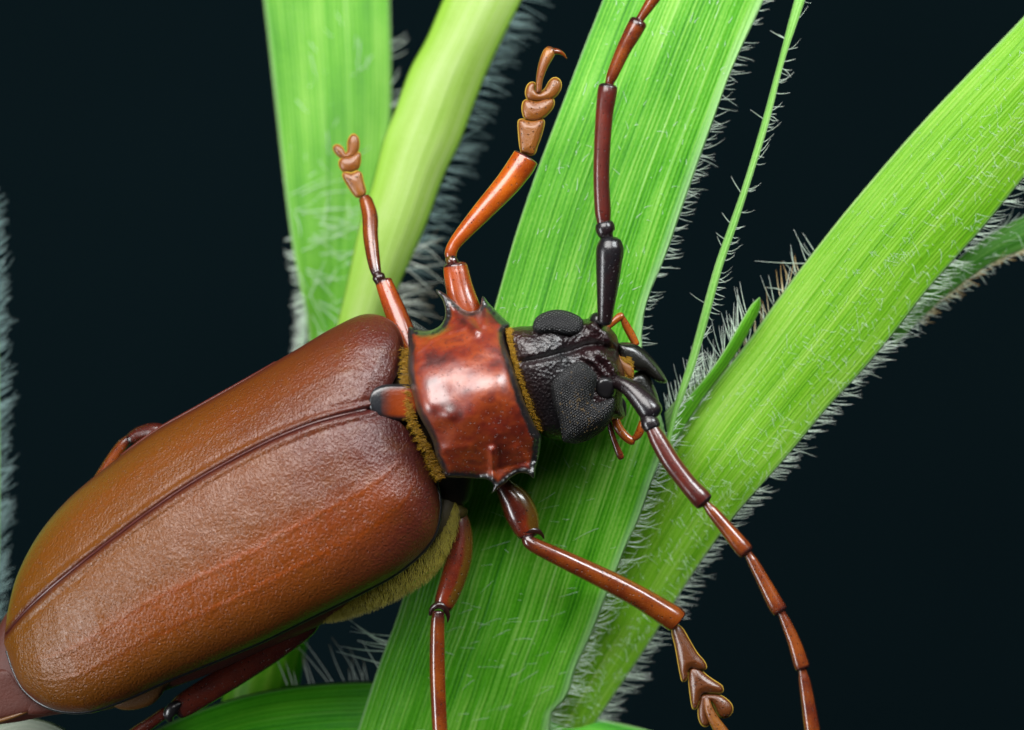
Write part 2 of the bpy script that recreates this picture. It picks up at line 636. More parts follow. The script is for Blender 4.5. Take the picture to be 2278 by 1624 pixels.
def face_hairs(T, count, d, length, rad, seed=3, srange=(0.03, 0.97), yr=(-30, 1660), xr=(-30, 2310), lift=0.35, curl=0.6):
    rg = np.random.default_rng(seed)
    n, m, _ = T.shape
    rows = []
    tries = 0
    while len(rows) < count and tries < count * 12:
        tries += 1
        k = rg.integers(1, n - 1)
        j = int(np.clip(rg.uniform(*srange) * (m - 1), 1, m - 2))
        p = T[k, j] + (T[k + 1 if k + 1 < n else k, j] - T[k, j]) * rg.uniform()
        if not (yr[0] < p[1] < yr[1] and xr[0] < p[0] < xr[1]):
            continue
        a = rg.normal(0, 0.5)
        dx = d[0] * math.cos(a) - d[1] * math.sin(a)
        dy = d[0] * math.sin(a) + d[1] * math.cos(a)
        rows.append((p[0], p[1], p[2] - 0.5, dx, dy, lift * rg.uniform(0.4, 1.4), length * rg.uniform(0.5, 1.3), rad * rg.uniform(0.7, 1.2),
                     rg.normal(0, curl), rg.normal(0, curl), -0.2))
    return rows


H_WHITE = hair_mat('white_hair', (0.70, 0.84, 0.70), (0.88, 0.92, 0.88), 0.3)
H_TEAL = hair_mat('grey_hair', (0.22, 0.34, 0.33), (0.32, 0.43, 0.42), 0.3)
H_TAN = hair_mat('tan_hair', (0.62, 0.58, 0.36), (0.50, 0.28, 0.07), 0.2, 0.3)
H_LONG = hair_mat('long_pale_hair', (0.62, 0.68, 0.60), (0.46, 0.36, 0.20), 0.3, 0.72)
H_GOLD = hair_mat('golden_hair', (0.36, 0.19, 0.008), (0.60, 0.36, 0.02), 0.25)
H_OLIVE = hair_mat('olive_hair', (0.40, 0.34, 0.03), (0.62, 0.56, 0.12), 0.25)


def zz(pts, z):
    """append depth: z a number or a list"""
    if isinstance(z, (int, float)):
        z = [z] * len(pts)
    z = np.interp(np.linspace(0, 1, len(pts)), np.linspace(0, 1, len(z)), z)
    return [(p[0], p[1], q) for p, q in zip(pts, z)]


# --- the wide blade the beetle sits on
t_main = thing('grass_leaf', 'widest bright green ribbed grass blade lying right underneath the beetle', 'leaf', (1010, 1700, -220))
LC = [(1432, -260), (1372, -80), (1340, 0), (1260, 205), (1190, 390), (1143, 530), (1101, 675), (1040, 880), (975, 1080), (913, 1270), (883, 1370), (843, 1480), (796, 1624), (740, 1790)]
RC = [(1800, -260), (1730, -80), (1699, 0), (1626, 160), (1585, 274), (1544, 388), (1512, 479), (1484, 561), (1439, 675), (1428, 760), (1440, 850), (1472, 930), (1480, 985),
      (1446, 1083), (1423, 1150), (1386, 1233), (1350, 1323), (1320, 1400), (1293, 1460), (1280, 1490), (1264, 1545), (1250, 1563), (1231, 1582), (1224, 1612), (1222, 1650), (1200, 1790)]
LC = catmull(np.array(LC, float), 6)
RC = catmull(np.array(RC, float), 6)


def pair_by_y(Lq, Rq, ys):
    Lx = np.interp(ys, Lq[:, 1], Lq[:, 0])
    Rx = np.interp(ys, Rq[:, 1], Rq[:, 0])
    return Lx, Rx


ysL = np.linspace(-240, 1780, 90)
ysR = ysL + np.interp(ysL, [-240, 900, 1780], [40, 30, 0])
Lx, _ = pair_by_y(LC, LC, ysL)
Rx, _ = pair_by_y(RC, RC, ysR)
zc = np.interp(ysL, [-240, 300, 800, 1050, 1300, 1780], [-90, -45, -5, -22, -80, -260])
M_MAIN = leaf_mat('leaf_green', 400, (0.024, 0.210, 0.004), (0.095, 0.420, 0.012), (0.31, 0.64, 0.10), edge_w=(4, 15), pale=(0.46, 0.72, 0.36))
main_o, mL, mR, mT = blade('blade', np.column_stack([Lx, ysL, zc - 6]), np.column_stack([Rx, ysR, zc + 4]), M_MAIN, t_main, arch=16, ref_w=400, n=260, m=72, seed=3, corr=1.0)
rows = edge_hairs(mR, 125, (1.0, 0.10), 36, 0.46, seed=11, spread=0.22, y0=-40, y1=780, bend=(0, -0.15, 0), clump=0.3)
rows += edge_hairs(mR, 230, (1.0, 0.10), 46, 0.42, seed=12, spread=0.2, y0=960, y1=1660, bend=(0.0, -0.28, 0), clump=0.45, zdir=0.35)
rows += edge_hairs(mL, 10, (-1.0, -0.3), 90, 1.3, seed=13, y0=1390, y1=1510, bend=(0, -0.1, 0))
rows += face_hairs(mT, 240, (-0.9, -0.42), 46, 0.42, seed=14, srange=(0.35, 0.98), yr=(960, 1650), curl=0.15, lift=0.15)
rows += face_hairs(mT, 160, (0.3, -0.9), 14, 0.6, seed=15, yr=(-20, 700), curl=0.5)
hairs('leaf_hair', rows, H_WHITE, main_o)

# --- the long diagonal blade on the right
t_diag = thing('grass_leaf', 'long yellow green grass blade running diagonally, hair fringed, crossed by the long antenna', 'leaf', (1250, 1660, -290))
LD = [(2480, -190), (2278, 35), (2060, 262), (1890, 458), (1788, 587), (1720, 680), (1661, 763), (1572, 876), (1500, 985), (1420, 1120), (1330, 1290), (1240, 1460), (1140, 1680)]
RD = [(2560, 60), (2278, 395), (2181, 513), (2063, 645), (1990, 739), (1916, 827), (1842, 906), (1769, 994), (1700, 1073), (1636, 1146), (1543, 1274), (1440, 1437), (1335, 1592), (1270, 1690)]
M_DIAG = leaf_mat('leaf_yellow_green', 330, (0.100, 0.345, 0.007), (0.195, 0.500, 0.018), (0.37, 0.64, 0.09), edge_w=(5, 4), vein=7.0, speck=0.75)
d_o, dL, dR, dT = blade('blade', zz(LD, [-30, -60, -80, -300]), zz(RD, [-60, -80, -90, -290]), M_DIAG, t_diag, arch=26, n=200, m=64, seed=5, corr=0.8)
rows = edge_hairs(dR, 420, (1.0, 0.10), 46, 0.44, seed=21, spread=0.17, bend=(0, -0.12, 0), clump=0.2, zdir=0.3)
rows += edge_hairs(dL, 16, (-0.25, -1.0), 48, 0.9, seed=22, y0=540, y1=900)
rows += face_hairs(dT, 1500, (0.55, 0.75), 15, 0.38, seed=23, curl=0.55, lift=0.3)
rows += [(1790, 586, -60, -1, -0.01, 0.02, 112, 1.0, 0, -0.04, 0), (1768, 605, -60, -0.15, -1, 0.1, 62, 1.1, 0, 0, 0), (1722, 672, -60, -0.2, -1, 0.1, 62, 0.9, 0, 0, 0)]
hairs('leaf_hair', rows, H_WHITE, d_o)
rows = edge_hairs(dL, 26, (-0.1, -1.0), 40, 1.0, seed=24, y0=590, y1=860, spread=0.25)
hairs('leaf_hair', rows, H_TAN, d_o)

# --- the narrow torn strip
t_strip = thing('grass_leaf', 'very narrow pale green grass strip rising beside the beetle jaws', 'leaf', (1485, 990, 30))
LE = [(1815, -160), (1767, 0), (1731, 137), (1694, 274), (1653, 410), (1621, 502), (1589, 593), (1557, 707), (1530, 805), (1507, 877), (1494, 918), (1478, 990)]
RE = [(1838, -160), (1791, 0), (1745, 137), (1711, 272), (1670, 405), (1641, 497), (1608, 593), (1577, 707), (1548, 809), (1522, 881), (1507, 922), (1488, 998)]
M_STRIP = leaf_mat('leaf_pale_strip', 22, (0.120, 0.380, 0.050), (0.24, 0.56, 0.10), (0.42, 0.68, 0.26), edge_w=(2, 2), vein=5.0, speck=0.8)
s_o, sL, sR, sT = blade('blade', zz(LE, [-30, 0, 25, 18]), zz(RE, [-20, 8, 30, 20]), M_STRIP, t_strip, arch=7, n=160, m=16, seed=6, corr=0.6)
rows = edge_hairs(sR, 75, (1.0, 0.15), 26, 0.6, seed=31, bend=(0.1, -0.35, 0), y1=960)
rows += edge_hairs(sL, 9, (-0.9, -0.55), 34, 0.8, seed=32, bend=(0, -0.1, 0), y1=800)
rows += edge_hairs(sR, 30, (1.0, -0.6), 24, 0.8, seed=33, y0=740, y1=1000)
hairs('leaf_hair', rows, H_WHITE, s_o)

# --- the small pointed leaf tip and its thin sheath
t_tip = thing('grass_leaf', 'short pointed green leaf tip tucked against the diagonal blade', 'leaf', (1495, 985, -20))
LF = [(1689, 661), (1671, 678), (1640, 730), (1612, 778), (1585, 818), (1560, 850), (1530, 885), (1500, 930), (1478, 990)]
RF = [(1691, 662), (1692, 684), (1668, 735), (1645, 775), (1615, 820), (1580, 866), (1550, 910), (1521, 955), (1490, 1004)]
M_TIP = leaf_mat('leaf_tip_green', 40, (0.055, 0.290, 0.012), (0.130, 0.460, 0.020), (0.24, 0.60, 0.050), edge_w=(3, 2), vein=6.0, speck=0.3)
f_o, fL, fR, fT = blade('blade', zz(LF, [-10, -8, -12, -25]), zz(RF, [-12, -40, -40, -40]), M_TIP, t_tip, arch=8, n=90, m=16, seed=8, corr=0.5)
LS = [(1600, 805), (1566, 838), (1530, 868), (1500, 893), (1478, 918)]
RS = [(1604, 812), (1572, 868), (1540, 915), (1512, 950), (1486, 985)]
M_SHEATH = leaf_mat('leaf_sheath', 60, (0.10, 0.26, 0.06), (0.18, 0.36, 0.10), (0.30, 0.46, 0.18), edge_w=(5, 1), vein=8.0, trans=0.6, speck=0.2)
sh_o, shL, shR, shT = blade('sheath', zz(LS, [-35, -35, -30]), zz(RS, [-48, -48, -44]), M_SHEATH, t_tip, arch=6, n=40, m=14, seed=9, corr=0.4, thick=3)
rows = edge_hairs(fL, 42, (-0.25, -1.0), 58, 0.85, seed=41, y0=690, y1=900, spread=0.22)
rows += edge_hairs(shL, 48, (-0.1, -1.0), 40, 0.8, seed=42, spread=0.18)
rows += edge_hairs(fR, 22, (0.9, -0.2), 22, 0.7, seed=43, y0=860)
hairs('leaf_hair', rows, H_WHITE, f_o)

# --- blade half hidden behind the diagonal one
t_back = thing('grass_leaf', 'brown haired green blade half hidden behind the diagonal blade', 'leaf', (2010, 770, -190))
LG = [(2420, 400), (2278, 478), (2190, 530), (2120, 585), (2050, 640), (1960, 700)]
RG = [(2420, 505), (2278, 556), (2200, 590), (2130, 640), (2070, 690), (1990, 770)]
M_BACK = leaf_mat('leaf_back_green', 80, (0.03, 0.16, 0.012), (0.08, 0.30, 0.03), (0.2, 0.42, 0.09), edge_w=(3, 4), vein=8.0)
g_o, gL, gR, gT = blade('blade', zz(LG, -190), zz(RG, -190), M_BACK, t_back, arch=12, n=60, m=24, seed=10)
rows = edge_hairs(gR, 120, (1.0, -0.05), 30, 0.95, seed=51, spread=0.4, x0=2040)
hairs('leaf_hair', rows, H_TAN, g_o)
rows = edge_hairs(gR, 70, (0.9, 0.4), 34, 0.8, seed=52, spread=0.5) + edge_hairs(gL, 60, (0.8, -0.3), 40, 0.8, seed=53) + face_hairs(gT, 60, (1, 0.1), 26, 0.7, seed=54)
hairs('leaf_hair', rows, H_WHITE, g_o)

# --- arching leaf along the bottom
t_arch = thing('grass_leaf', 'dark green arching leaf below the beetle with a pale upper margin', 'leaf', (900, 1800, -210))
LH = [(180, 1720), (270, 1662), (353, 1619), (435, 1582), (535, 1549), (635, 1529), (735, 1519), (830, 1516), (950, 1518), (1100, 1536), (1276, 1586), (1336, 1599), (1453, 1627), (1620, 1690)]
RH = [(260, 1880), (340, 1840), (420, 1810), (500, 1785), (590, 1765), (680, 1755), (770, 1748), (860, 1748), (960, 1752), (1080, 1765), (1230, 1800), (1300, 1815), (1400, 1850), (1540, 1900)]
M_ARCH = leaf_mat('leaf_deep_green', 220, (0.020, 0.230, 0.005), (0.065, 0.400, 0.010), (0.13, 0.52, 0.02), edge_w=(5, 4), vein=12.0, speck=0.15)
h_o, hL, hR, hT = blade('blade', zz(LH, [-290, -280, -275, -265, -240]), zz(RH, [-230, -220, -215, -210, -200]), M_ARCH, t_arch, arch=20, n=140, m=40, seed=12)
rows = [(x, 1524, -282, dx, -1, 0.1, L, 1.25, bx, 0.05, 0) for x, dx, L, bx in
        ((745, -0.62, 170, -0.05), (735, -0.75, 130, -0.05), (770, -0.5, 110, 0.1), (700, -0.35, 70, 0), (690, -0.3, 60, 0), (690, -0.25, 75, 0), (652, -0.3, 60, 0), (640, -0.4, 75, 0),
         (800, -0.35, 120, -0.2), (812, -0.3, 95, -0.1), (820, -0.2, 60, 0), (790, -0.2, 65, 0.1), (805, 0.1, 50, 0), (660, -0.2, 36, 0), (780, -0.1, 40, 0), (380, -0.2, 0.5, 0))]
hairs('leaf_hair', rows, H_LONG, h_o)

# --- shoot behind the beetle: stem with two blades
t_shoot = thing('grass_shoot', 'out of focus grass shoot behind the beetle with two upright hairy blades', 'plant', (545, 1740, -450))
M_STEM = leaf_mat('stem_green', 150, (0.07, 0.34, 0.01), (0.17, 0.52, 0.02), (0.36, 0.68, 0.07), edge_w=(3, 3), vein=16.0, speck=0.0)
stem_pts = [(745, 800, -520, 60), (730, 840, -520, 72), (708, 900, -515, 80), (660, 1150, -500, 82), (615, 1350, -480, 82), (580, 1540, -460, 82), (545, 1740, -450, 82)]
stem = tube('stem', stem_pts, M_STEM, t_shoot, seg=28, n=10, flat=0.7)
LA = [(566, -200), (577, -60), (586, 0), (608, 190), (631, 403), (650, 545), (672, 663), (686, 745), (690, 860)]
RA = [(868, -200), (868, -60), (868, 0), (871, 150), (868, 300), (850, 450), (825, 590), (815, 720), (815, 860)]
M_A = leaf_mat('leaf_upright_green', 260, (0.042, 0.250, 0.006), (0.115, 0.410, 0.014), (0.28, 0.58, 0.08), edge_w=(6, 4), vein=20.0, speck=0.1)
a_o, aL, aR, aT = blade('leaf_blade', zz(LA, [-760, -690, -600, -560]), zz(RA, [-800, -720, -620, -560]), M_A, t_shoot, arch=-22, n=130, m=40, seed=15)
LB = [(1100, -230), (1015, -60), (985, 0), (949, 85), (911, 156), (878, 246), (854, 308), (826, 417), (797, 512), (769, 640), (745, 740), (715, 860)]
RB = [(1280, -230), (1190, -60), (1160, 0), (1091, 142), (1053, 237), (1025, 313), (987, 393), (949, 497), (911, 583), (876, 665), (845, 760), (815, 860)]
M_B = leaf_mat('leaf_lime', 170, (0.260, 0.470, 0.045), (0.39, 0.58, 0.13), (0.52, 0.66, 0.28), edge_w=(26, 14), vein=18.0, pale=(0.30, 0.60, 0.03), speck=0.0)
b_o, bL, bR, bT = blade('leaf_blade', zz(LB, [-560, -500, -450, -440]), zz(RB, [-580, -520, -450, -440]), M_B, t_shoot, arch=42, n=130, m=40, seed=16)
rows = edge_hairs(bR, 170, (1.0, 0.10), 62, 0.7, seed=61, spread=0.2, bend=(0, 0.05, 0), y1=600, clump=0.2)
hairs('leaf_hair', rows, H_TEAL, b_o)
rows = edge_hairs(bR, 40, (1.0, -0.15), 105, 1.0, seed=62, y0=540, y1=740, spread=0.4, bend=(0.1, 0.35, 0))
hairs('leaf_hair', rows, H_LONG, b_o)
rows = edge_hairs(aL, 60, (-1.0, 0.25), 22, 1.0, seed=63, y0=520, y1=760, spread=0.4) + edge_hairs(aR, 12, (1, -0.4), 40, 1.0, seed=64, y0=40, y1=260)
rows += face_hairs(aT, 70, (1.0, 0.1), 95, 0.85, seed=65, yr=(430, 760), curl=0.18, lift=0.3)
rows += face_hairs(aT, 30, (0.2, 1.0), 60, 0.8, seed=66, yr=(0, 480), curl=0.25, lift=0.3)
hairs('leaf_hair', rows, H_WHITE, a_o)
rows = []
rg = np.random.default_rng(67)
for i in range(120):
    y = rg.uniform(655, 790)
    x = np.interp(y, [640, 700, 780, 900], [668, 678, 672, 640]) + 5
    rows.append((x, y, -580 + rg.normal(0, 8), -1, 0.3 + rg.normal(0, 0.35), rg.normal(0, 0.3), rg.uniform(16, 38), 1.0, 0, 0.1, 0))
hairs('stem_hair', rows, H_WHITE, stem)

# --- blade cut off by the left of the view
t_left = thing('grass_leaf', 'teal haired grass blade standing alone past the tip of the wing cases', 'leaf', (-150, 1800, -400))
RJ = [(-110, -320), (-62, -60), (-36, 200), (-22, 400), (-10, 560), (-4, 700), (-1, 900), (0, 1100), (-2, 1250), (-12, 1380), (-40, 1540), (-90, 1800)]
LJ = [(-290, -320), (-275, -60), (-260, 200), (-250, 400), (-245, 560), (-240, 700), (-240, 900), (-240, 1100), (-238, 1250), (-232, 1380), (-225, 1540), (-215, 1800)]
M_LEFT = leaf_mat('leaf_left_green', 240, (0.05, 0.26, 0.02), (0.12, 0.40, 0.05), (0.24, 0.52, 0.12), edge_w=(4, 5))
j_o, jL, jR, jT = blade('blade', zz(LJ, -420), zz(RJ, -380), M_LEFT, t_left, arch=10, n=60, m=24, seed=18)
rows = edge_hairs(jR, 330, (1.0, -0.5), 34, 0.7, seed=71, spread=0.2, bend=(0, -0.2, 0), clump=0.25, y0=440, y1=1400)
hairs('leaf_hair', rows, H_TEAL, j_o)

# --- pale withered blade low at the left
t_pale = thing('grass_leaf', 'whitish withered blade under the tip of the abdomen', 'leaf', (60, 1760, -120))
M_PALE = leaf_mat('leaf_withered', 150, (0.30, 0.36, 0.28), (0.42, 0.48, 0.38), (0.55, 0.58, 0.48), edge_w=(3, 3), vein=14.0, speck=0.1)
blade('blade', zz([(-90, 1660), (-20, 1618), (50, 1598), (110, 1606), (170, 1640), (230, 1700)], -120), zz([(-70, 1800), (0, 1760), (50, 1745), (90, 1748), (120, 1765), (160, 1800)], -120), M_PALE, t_pale, arch=14, n=50, m=24, seed=19)


# ================================================================== the beetle
beetle = thing('longhorn_beetle', 'large reddish brown longhorn beetle with black eyes and spined thorax clinging to grass', 'beetle', (1010, 1000, 0))

# ---------- horn materials
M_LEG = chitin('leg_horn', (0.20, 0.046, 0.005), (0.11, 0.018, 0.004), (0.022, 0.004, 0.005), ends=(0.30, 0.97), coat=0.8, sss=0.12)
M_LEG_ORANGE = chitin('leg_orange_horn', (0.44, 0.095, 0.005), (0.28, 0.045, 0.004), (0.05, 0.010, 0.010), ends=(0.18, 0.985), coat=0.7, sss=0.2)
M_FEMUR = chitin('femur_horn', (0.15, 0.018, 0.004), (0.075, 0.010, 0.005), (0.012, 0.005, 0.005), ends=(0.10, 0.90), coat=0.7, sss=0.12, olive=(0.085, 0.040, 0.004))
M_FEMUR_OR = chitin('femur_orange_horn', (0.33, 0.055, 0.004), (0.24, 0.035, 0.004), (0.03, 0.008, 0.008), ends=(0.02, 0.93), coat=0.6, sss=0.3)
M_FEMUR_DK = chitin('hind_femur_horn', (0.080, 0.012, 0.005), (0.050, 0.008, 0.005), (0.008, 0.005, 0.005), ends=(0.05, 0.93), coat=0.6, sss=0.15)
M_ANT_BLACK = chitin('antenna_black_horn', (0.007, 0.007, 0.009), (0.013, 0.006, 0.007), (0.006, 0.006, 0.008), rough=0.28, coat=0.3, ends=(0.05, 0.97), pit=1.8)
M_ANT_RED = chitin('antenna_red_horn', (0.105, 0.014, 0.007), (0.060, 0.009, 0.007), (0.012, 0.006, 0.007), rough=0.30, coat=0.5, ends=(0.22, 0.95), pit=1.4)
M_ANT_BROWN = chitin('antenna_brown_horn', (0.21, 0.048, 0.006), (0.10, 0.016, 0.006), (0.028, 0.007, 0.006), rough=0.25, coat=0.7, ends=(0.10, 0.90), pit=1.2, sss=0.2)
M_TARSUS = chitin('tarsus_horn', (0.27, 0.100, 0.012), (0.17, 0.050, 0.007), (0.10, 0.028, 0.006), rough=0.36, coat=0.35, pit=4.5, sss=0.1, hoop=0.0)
M_PAD = plain('tarsal_pad_yellow', (0.34, 0.21, 0.015), rough=0.8, nscale=0.2, bumpd=1.5)
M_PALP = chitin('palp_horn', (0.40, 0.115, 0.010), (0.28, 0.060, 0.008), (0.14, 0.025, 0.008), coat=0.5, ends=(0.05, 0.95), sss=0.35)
M_BLACK = plain('black_horn', (0.010, 0.009, 0.010), rough=0.30, coat=0.4, nscale=0.06)
M_KNEE = plain('knee_horn', (0.020, 0.006, 0.005), rough=0.26, coat=0.6, nscale=0.08)
M_RIM = plain('rim_black', (0.008, 0.009, 0.011), rough=0.28, coat=0.5, nscale=0.08)


# ---------- wing cases
TRI = [  # (upper outline, suture, lower margin)
    ((897, 806), (850, 897), (948, 1000)), ((897, 760), (822, 909), (968, 1065)), ((874, 716), (790, 917), (979, 1130)), ((818, 698), (740, 929), (962, 1198)),
    ((750, 724), (690, 944), (895, 1266)), ((650, 783), (610, 976), (800, 1320)), ((540, 848), (520, 1021), (690, 1374)), ((440, 905), (430, 1072), (580, 1428)),
    ((340, 962), (340, 1132), (470, 1474)), ((240, 1036), (255, 1195), (370, 1515)), ((150, 1112), (175, 1257), (275, 1557)), ((85, 1190), (110, 1310), (190, 1583)),
    ((40, 1275), (62, 1354), (110, 1574)), ((20, 1345), (30, 1390), (48, 1528)), ((11, 1404), (10, 1415), (9, 1432))]
NV = 240
EA = catmull(np.array([a for a, b, c in TRI], float), 24)
ES = catmull(np.array([b for a, b, c in TRI], float), 24)
EB = catmull(np.array([c for a, b, c in TRI], float), 24)
vk = np.linspace(0, 14, len(EA))
EH = np.interp(vk, range(15), [100, 121, 143, 160, 170, 176, 178, 178, 176, 172, 162, 143, 112, 66, 6])
EK = np.interp(vk, range(15), [10, 18, 28, 38, 46, 52, 56, 58, 58, 56, 50, 42, 30, 16, 0])
EZ = np.interp(vk, range(15), [150, 148, 146, 143, 140, 136, 130, 124, 116, 108, 100, 92, 86, 84, 84])


def elytra_point(i, th, side):
    """world drafting point at station i and section angle th (radians)"""
    A, Sx, B = EA[i], ES[i], EB[i]
    la, lb = np.linalg.norm(Sx - A), np.linalg.norm(B - Sx)
    ts = -1 + 2 * la / (la + lb)
    t = -np.cos(th)
    q1 = (t + 1) / (ts + 1)
    q2 = (t - ts) / (1 - ts)
    xy = np.where((t <= ts)[:, None], A + (Sx - A) * q1[:, None], Sx + (B - Sx) * q2[:, None])
    hw = (la + lb) / 2
    dist = (t - ts) * hw
    sc = min(1.0, EH[i] / 120)
    z = EZ[i] + EH[i] * np.sin(th) + EK[i] * t
    z += sc * (-7.0 * np.exp(-(dist / 4.5) ** 2) + 3.0 * np.exp(-((np.abs(dist) - 13) / 6) ** 2) - 2.0 * np.exp(-((np.abs(dist) - 25) / 6) ** 2))
    return np.column_stack([xy, z]), dist, ts, hw


def elytron(name, side, mat, m=130):
    n = len(EA)
    V, UV, at = [], [], []
    for i in range(n):
        A, Sx, B = EA[i], ES[i], EB[i]
        la, lb = np.linalg.norm(Sx - A), np.linalg.norm(B - Sx)
        ts = -1 + 2 * la / (la + lb)
        ths = math.acos(-ts)
        e = 0.004
        th = np.linspace(-0.62, ths - e, m) if side < 0 else np.linspace(ths + e, math.pi + 0.30, m)
        P, dist, ts, hw = elytra_point(i, th, side)
        x, y = P[:, 0], P[:, 1]
        # shoulder swelling, faint long ribs, uneven skin
        if side > 0:
            P[:, 2] += 13 * np.exp(-(((x - 872) / 62) ** 2 + ((y - 1120) / 48) ** 2)) * np.clip(np.sin(th), 0, 1)
            w = dist / (lb + 1e-6)
            for c, a in ((0.50, 1.3), (0.70, 1.0)):
                wave = c + 0.02 * math.sin(i * 0.05)
                P[:, 2] += a * np.exp(-((w - wave) / 0.018) ** 2) * min(1, i / 70) * min(1, (n - i) / 60)
        else:
            P[:, 2] += 12 * np.exp(-(((x - 860) / 55) ** 2 + ((y - 752) / 35) ** 2)) * np.clip(np.sin(th), 0, 1)
            w = dist / (la + 1e-6)
            for c, a in ((-0.45, 1.0), (-0.68, 1.0)):
                P[:, 2] += a * np.exp(-((w - c) / 0.03) ** 2) * min(1, i / 70) * min(1, (n - i) / 60)
        und = np.array([mnoise.noise((px / 55.0, py / 55.0, 3.1)) for px, py in P[:, :2]])
        P[:, 2] += 2.2 * und * np.clip(np.sin(th), 0, 1)
        V.append(P)
        UV.append(np.column_stack([w, np.full(m, i / (n - 1))]))
        at.append(np.abs(dist))
    V = np.array(V)
    # inner skin
    inner = V.copy()
    ctr = (EA + EB)[:, None, :] / 2
    inner[:, :, :2] += (ctr - inner[:, :, :2]) * 0.015
    inner[:, :, 2] -= 6
    Vall = np.vstack([V.reshape(-1, 3), inner.reshape(-1, 3)])
    I = np.arange(n * m).reshape(n, m)
    J = I + n * m
    F = []
    for i in range(n - 1):
        for j in range(m - 1):
            F.append((I[i, j], I[i, j + 1], I[i + 1, j + 1], I[i + 1, j]))
            F.append((J[i + 1, j], J[i + 1, j + 1], J[i, j + 1], J[i, j]))
        F.append((I[i, 0], I[i + 1, 0], J[i + 1, 0], J[i, 0]))
        F.append((I[i, m - 1], J[i, m - 1], J[i + 1, m - 1], I[i + 1, m - 1]))
    for j in range(m - 1):
        F.append((I[0, j], J[0, j], J[0, j + 1], I[0, j + 1]))
        F.append((I[n - 1, j], I[n - 1, j + 1], J[n - 1, j + 1], J[n - 1, j]))
    F = [tuple(int(q) for q in f) for f in F]
    uv = np.vstack(UV)
    ad = np.concatenate(at)
    o = mesh_obj(name, Vall, F, mat, beetle, uv=np.vstack([uv, uv]), attr={'sut': np.concatenate([ad, ad])})
    return o


def elytra_mat():
    t = NT('wing_case_horn')
    p = t.objpx()
    s = t.sep(t.uv())
    w = t.math('ABSOLUTE', s[0])
    v = s[1]
    n1 = t.noise(p, 0.006, 4, 0.6)
    n2 = t.noise(p, 0.03, 4, 0.6)
    # chestnut at the shoulders to olive brown at the tip
    base = t.ramp(t.math('ADD', v, t.math('MULTIPLY', t.math('SUBTRACT', n1, 0.5), 0.35)),
                  [(0.0, (0.044, 0.007, 0.007)), (0.20, (0.074, 0.014, 0.008)), (0.42, (0.112, 0.028, 0.003)), (1.0, (0.122, 0.043, 0.002))])
    # rust streaks along the veins
    ww = t.math('ADD', w, t.math('MULTIPLY', t.math('SUBTRACT', n2, 0.5), 0.09))

    def band(c, wd):
        return t.ramp(t.math('DIVIDE', t.math('ABSOLUTE', t.math('SUBTRACT', ww, c)), wd), [(0.0, 1.0), (1.0, 0.0)], 'EASE')
    b1 = t.math('MAXIMUM', band(0.50, 0.035), band(0.70, 0.03))
    zone = t.math('MULTIPLY', t.ramp(w, [(0.38, 0.0), (0.54, 1.0), (0.70, 0.8), (0.86, 0.0)]), 0.55)
    b = t.math('MULTIPLY', t.math('MAXIMUM', t.math('MULTIPLY', b1, 0.8), zone), t.math('ADD', 0.25, t.math('MULTIPLY', t.math('GREATER_THAN', s[0], 0.0), 0.75)))
    fade = t.ramp(v, [(0.10, 0.0), (0.26, 1.0), (0.62, 0.85), (0.90, 0.0)])
    col = t.mix(t.math('MULTIPLY', b, fade), base, (0.190, 0.034, 0.001))
    col = t.mix(t.math('MULTIPLY', t.ramp(n2, [(0.5, 0.0), (0.75, 1.0)]), 0.35), col, (0.120, 0.040, 0.006))
    # dark suture line and dark outer margin
    sut = t.ramp(t.math('DIVIDE', t.attr('sut'), 16.0), [(0.0, 1.0), (0.35, 0.75), (1.0, 0.0)])
    col = t.mix(t.math('MULTIPLY', sut, 0.9), col, (0.045, 0.006, 0.005))
    mar = t.ramp(w, [(0.93, 0.0), (0.985, 1.0)])
    col = t.mix(t.math('MULTIPLY', mar, 0.7), col, (0.075, 0.012, 0.006))
    fr = t.ramp(v, [(0.0, 1.0), (0.05, 0.0)])
    col = t.mix(t.math('MULTIPLY', fr, 0.5), col, (0.03, 0.006, 0.006))
    # wrinkled, pitted skin: transverse wrinkles near the suture, pits at the shoulders
    warp = t.node('ShaderNodeVectorMath', {0: p, 1: t.node('ShaderNodeVectorMath', {0: t.node('ShaderNodeTexNoise', {'Vector': p, 'Scale': 0.05, 'Detail': 2.0}).outputs['Color'], 3: 14.0}, operation='SCALE').outputs[0]}, operation='ADD').outputs[0]
    v1 = t.voro(warp, 0.19, 'SMOOTH_F1')
    v2 = t.voro(p, 0.12)
    pits = t.ramp(v2, [(0.08, 1.0), (0.30, 0.0)])
    wr = t.noise(t.vmul(warp, (1.0, 1.0, 0.55)), 0.17, 3, 0.65, 0.6)
    h = t.math('ADD', t.math('MULTIPLY', v1, 0.9), t.math('MULTIPLY', wr, 1.2))
    h = t.math('SUBTRACT', h, t.math('MULTIPLY', pits, 0.55))
    col = t.mix(t.math('MULTIPLY', pits, 0.35), col, (0.05, 0.012, 0.008))
    fine = t.noise(p, 0.5, 2)
    t.set(Base_Color=col, Roughness=t.math('ADD', t.math('MULTIPLY', fine, 0.12), 0.27), Specular_IOR_Level=0.5, Coat_Weight=0.08, Coat_Roughness=0.30,
          Normal=t.bump(h, 2.1, 0.8))
    return t.m


M_ELY = elytra_mat()
el = elytron('wing_case', -1, M_ELY)
er = elytron('wing_case', 1, M_ELY)
el['label'] = 'left wing case, its outer side turned away'
er['label'] = 'right wing case with rust coloured veins'
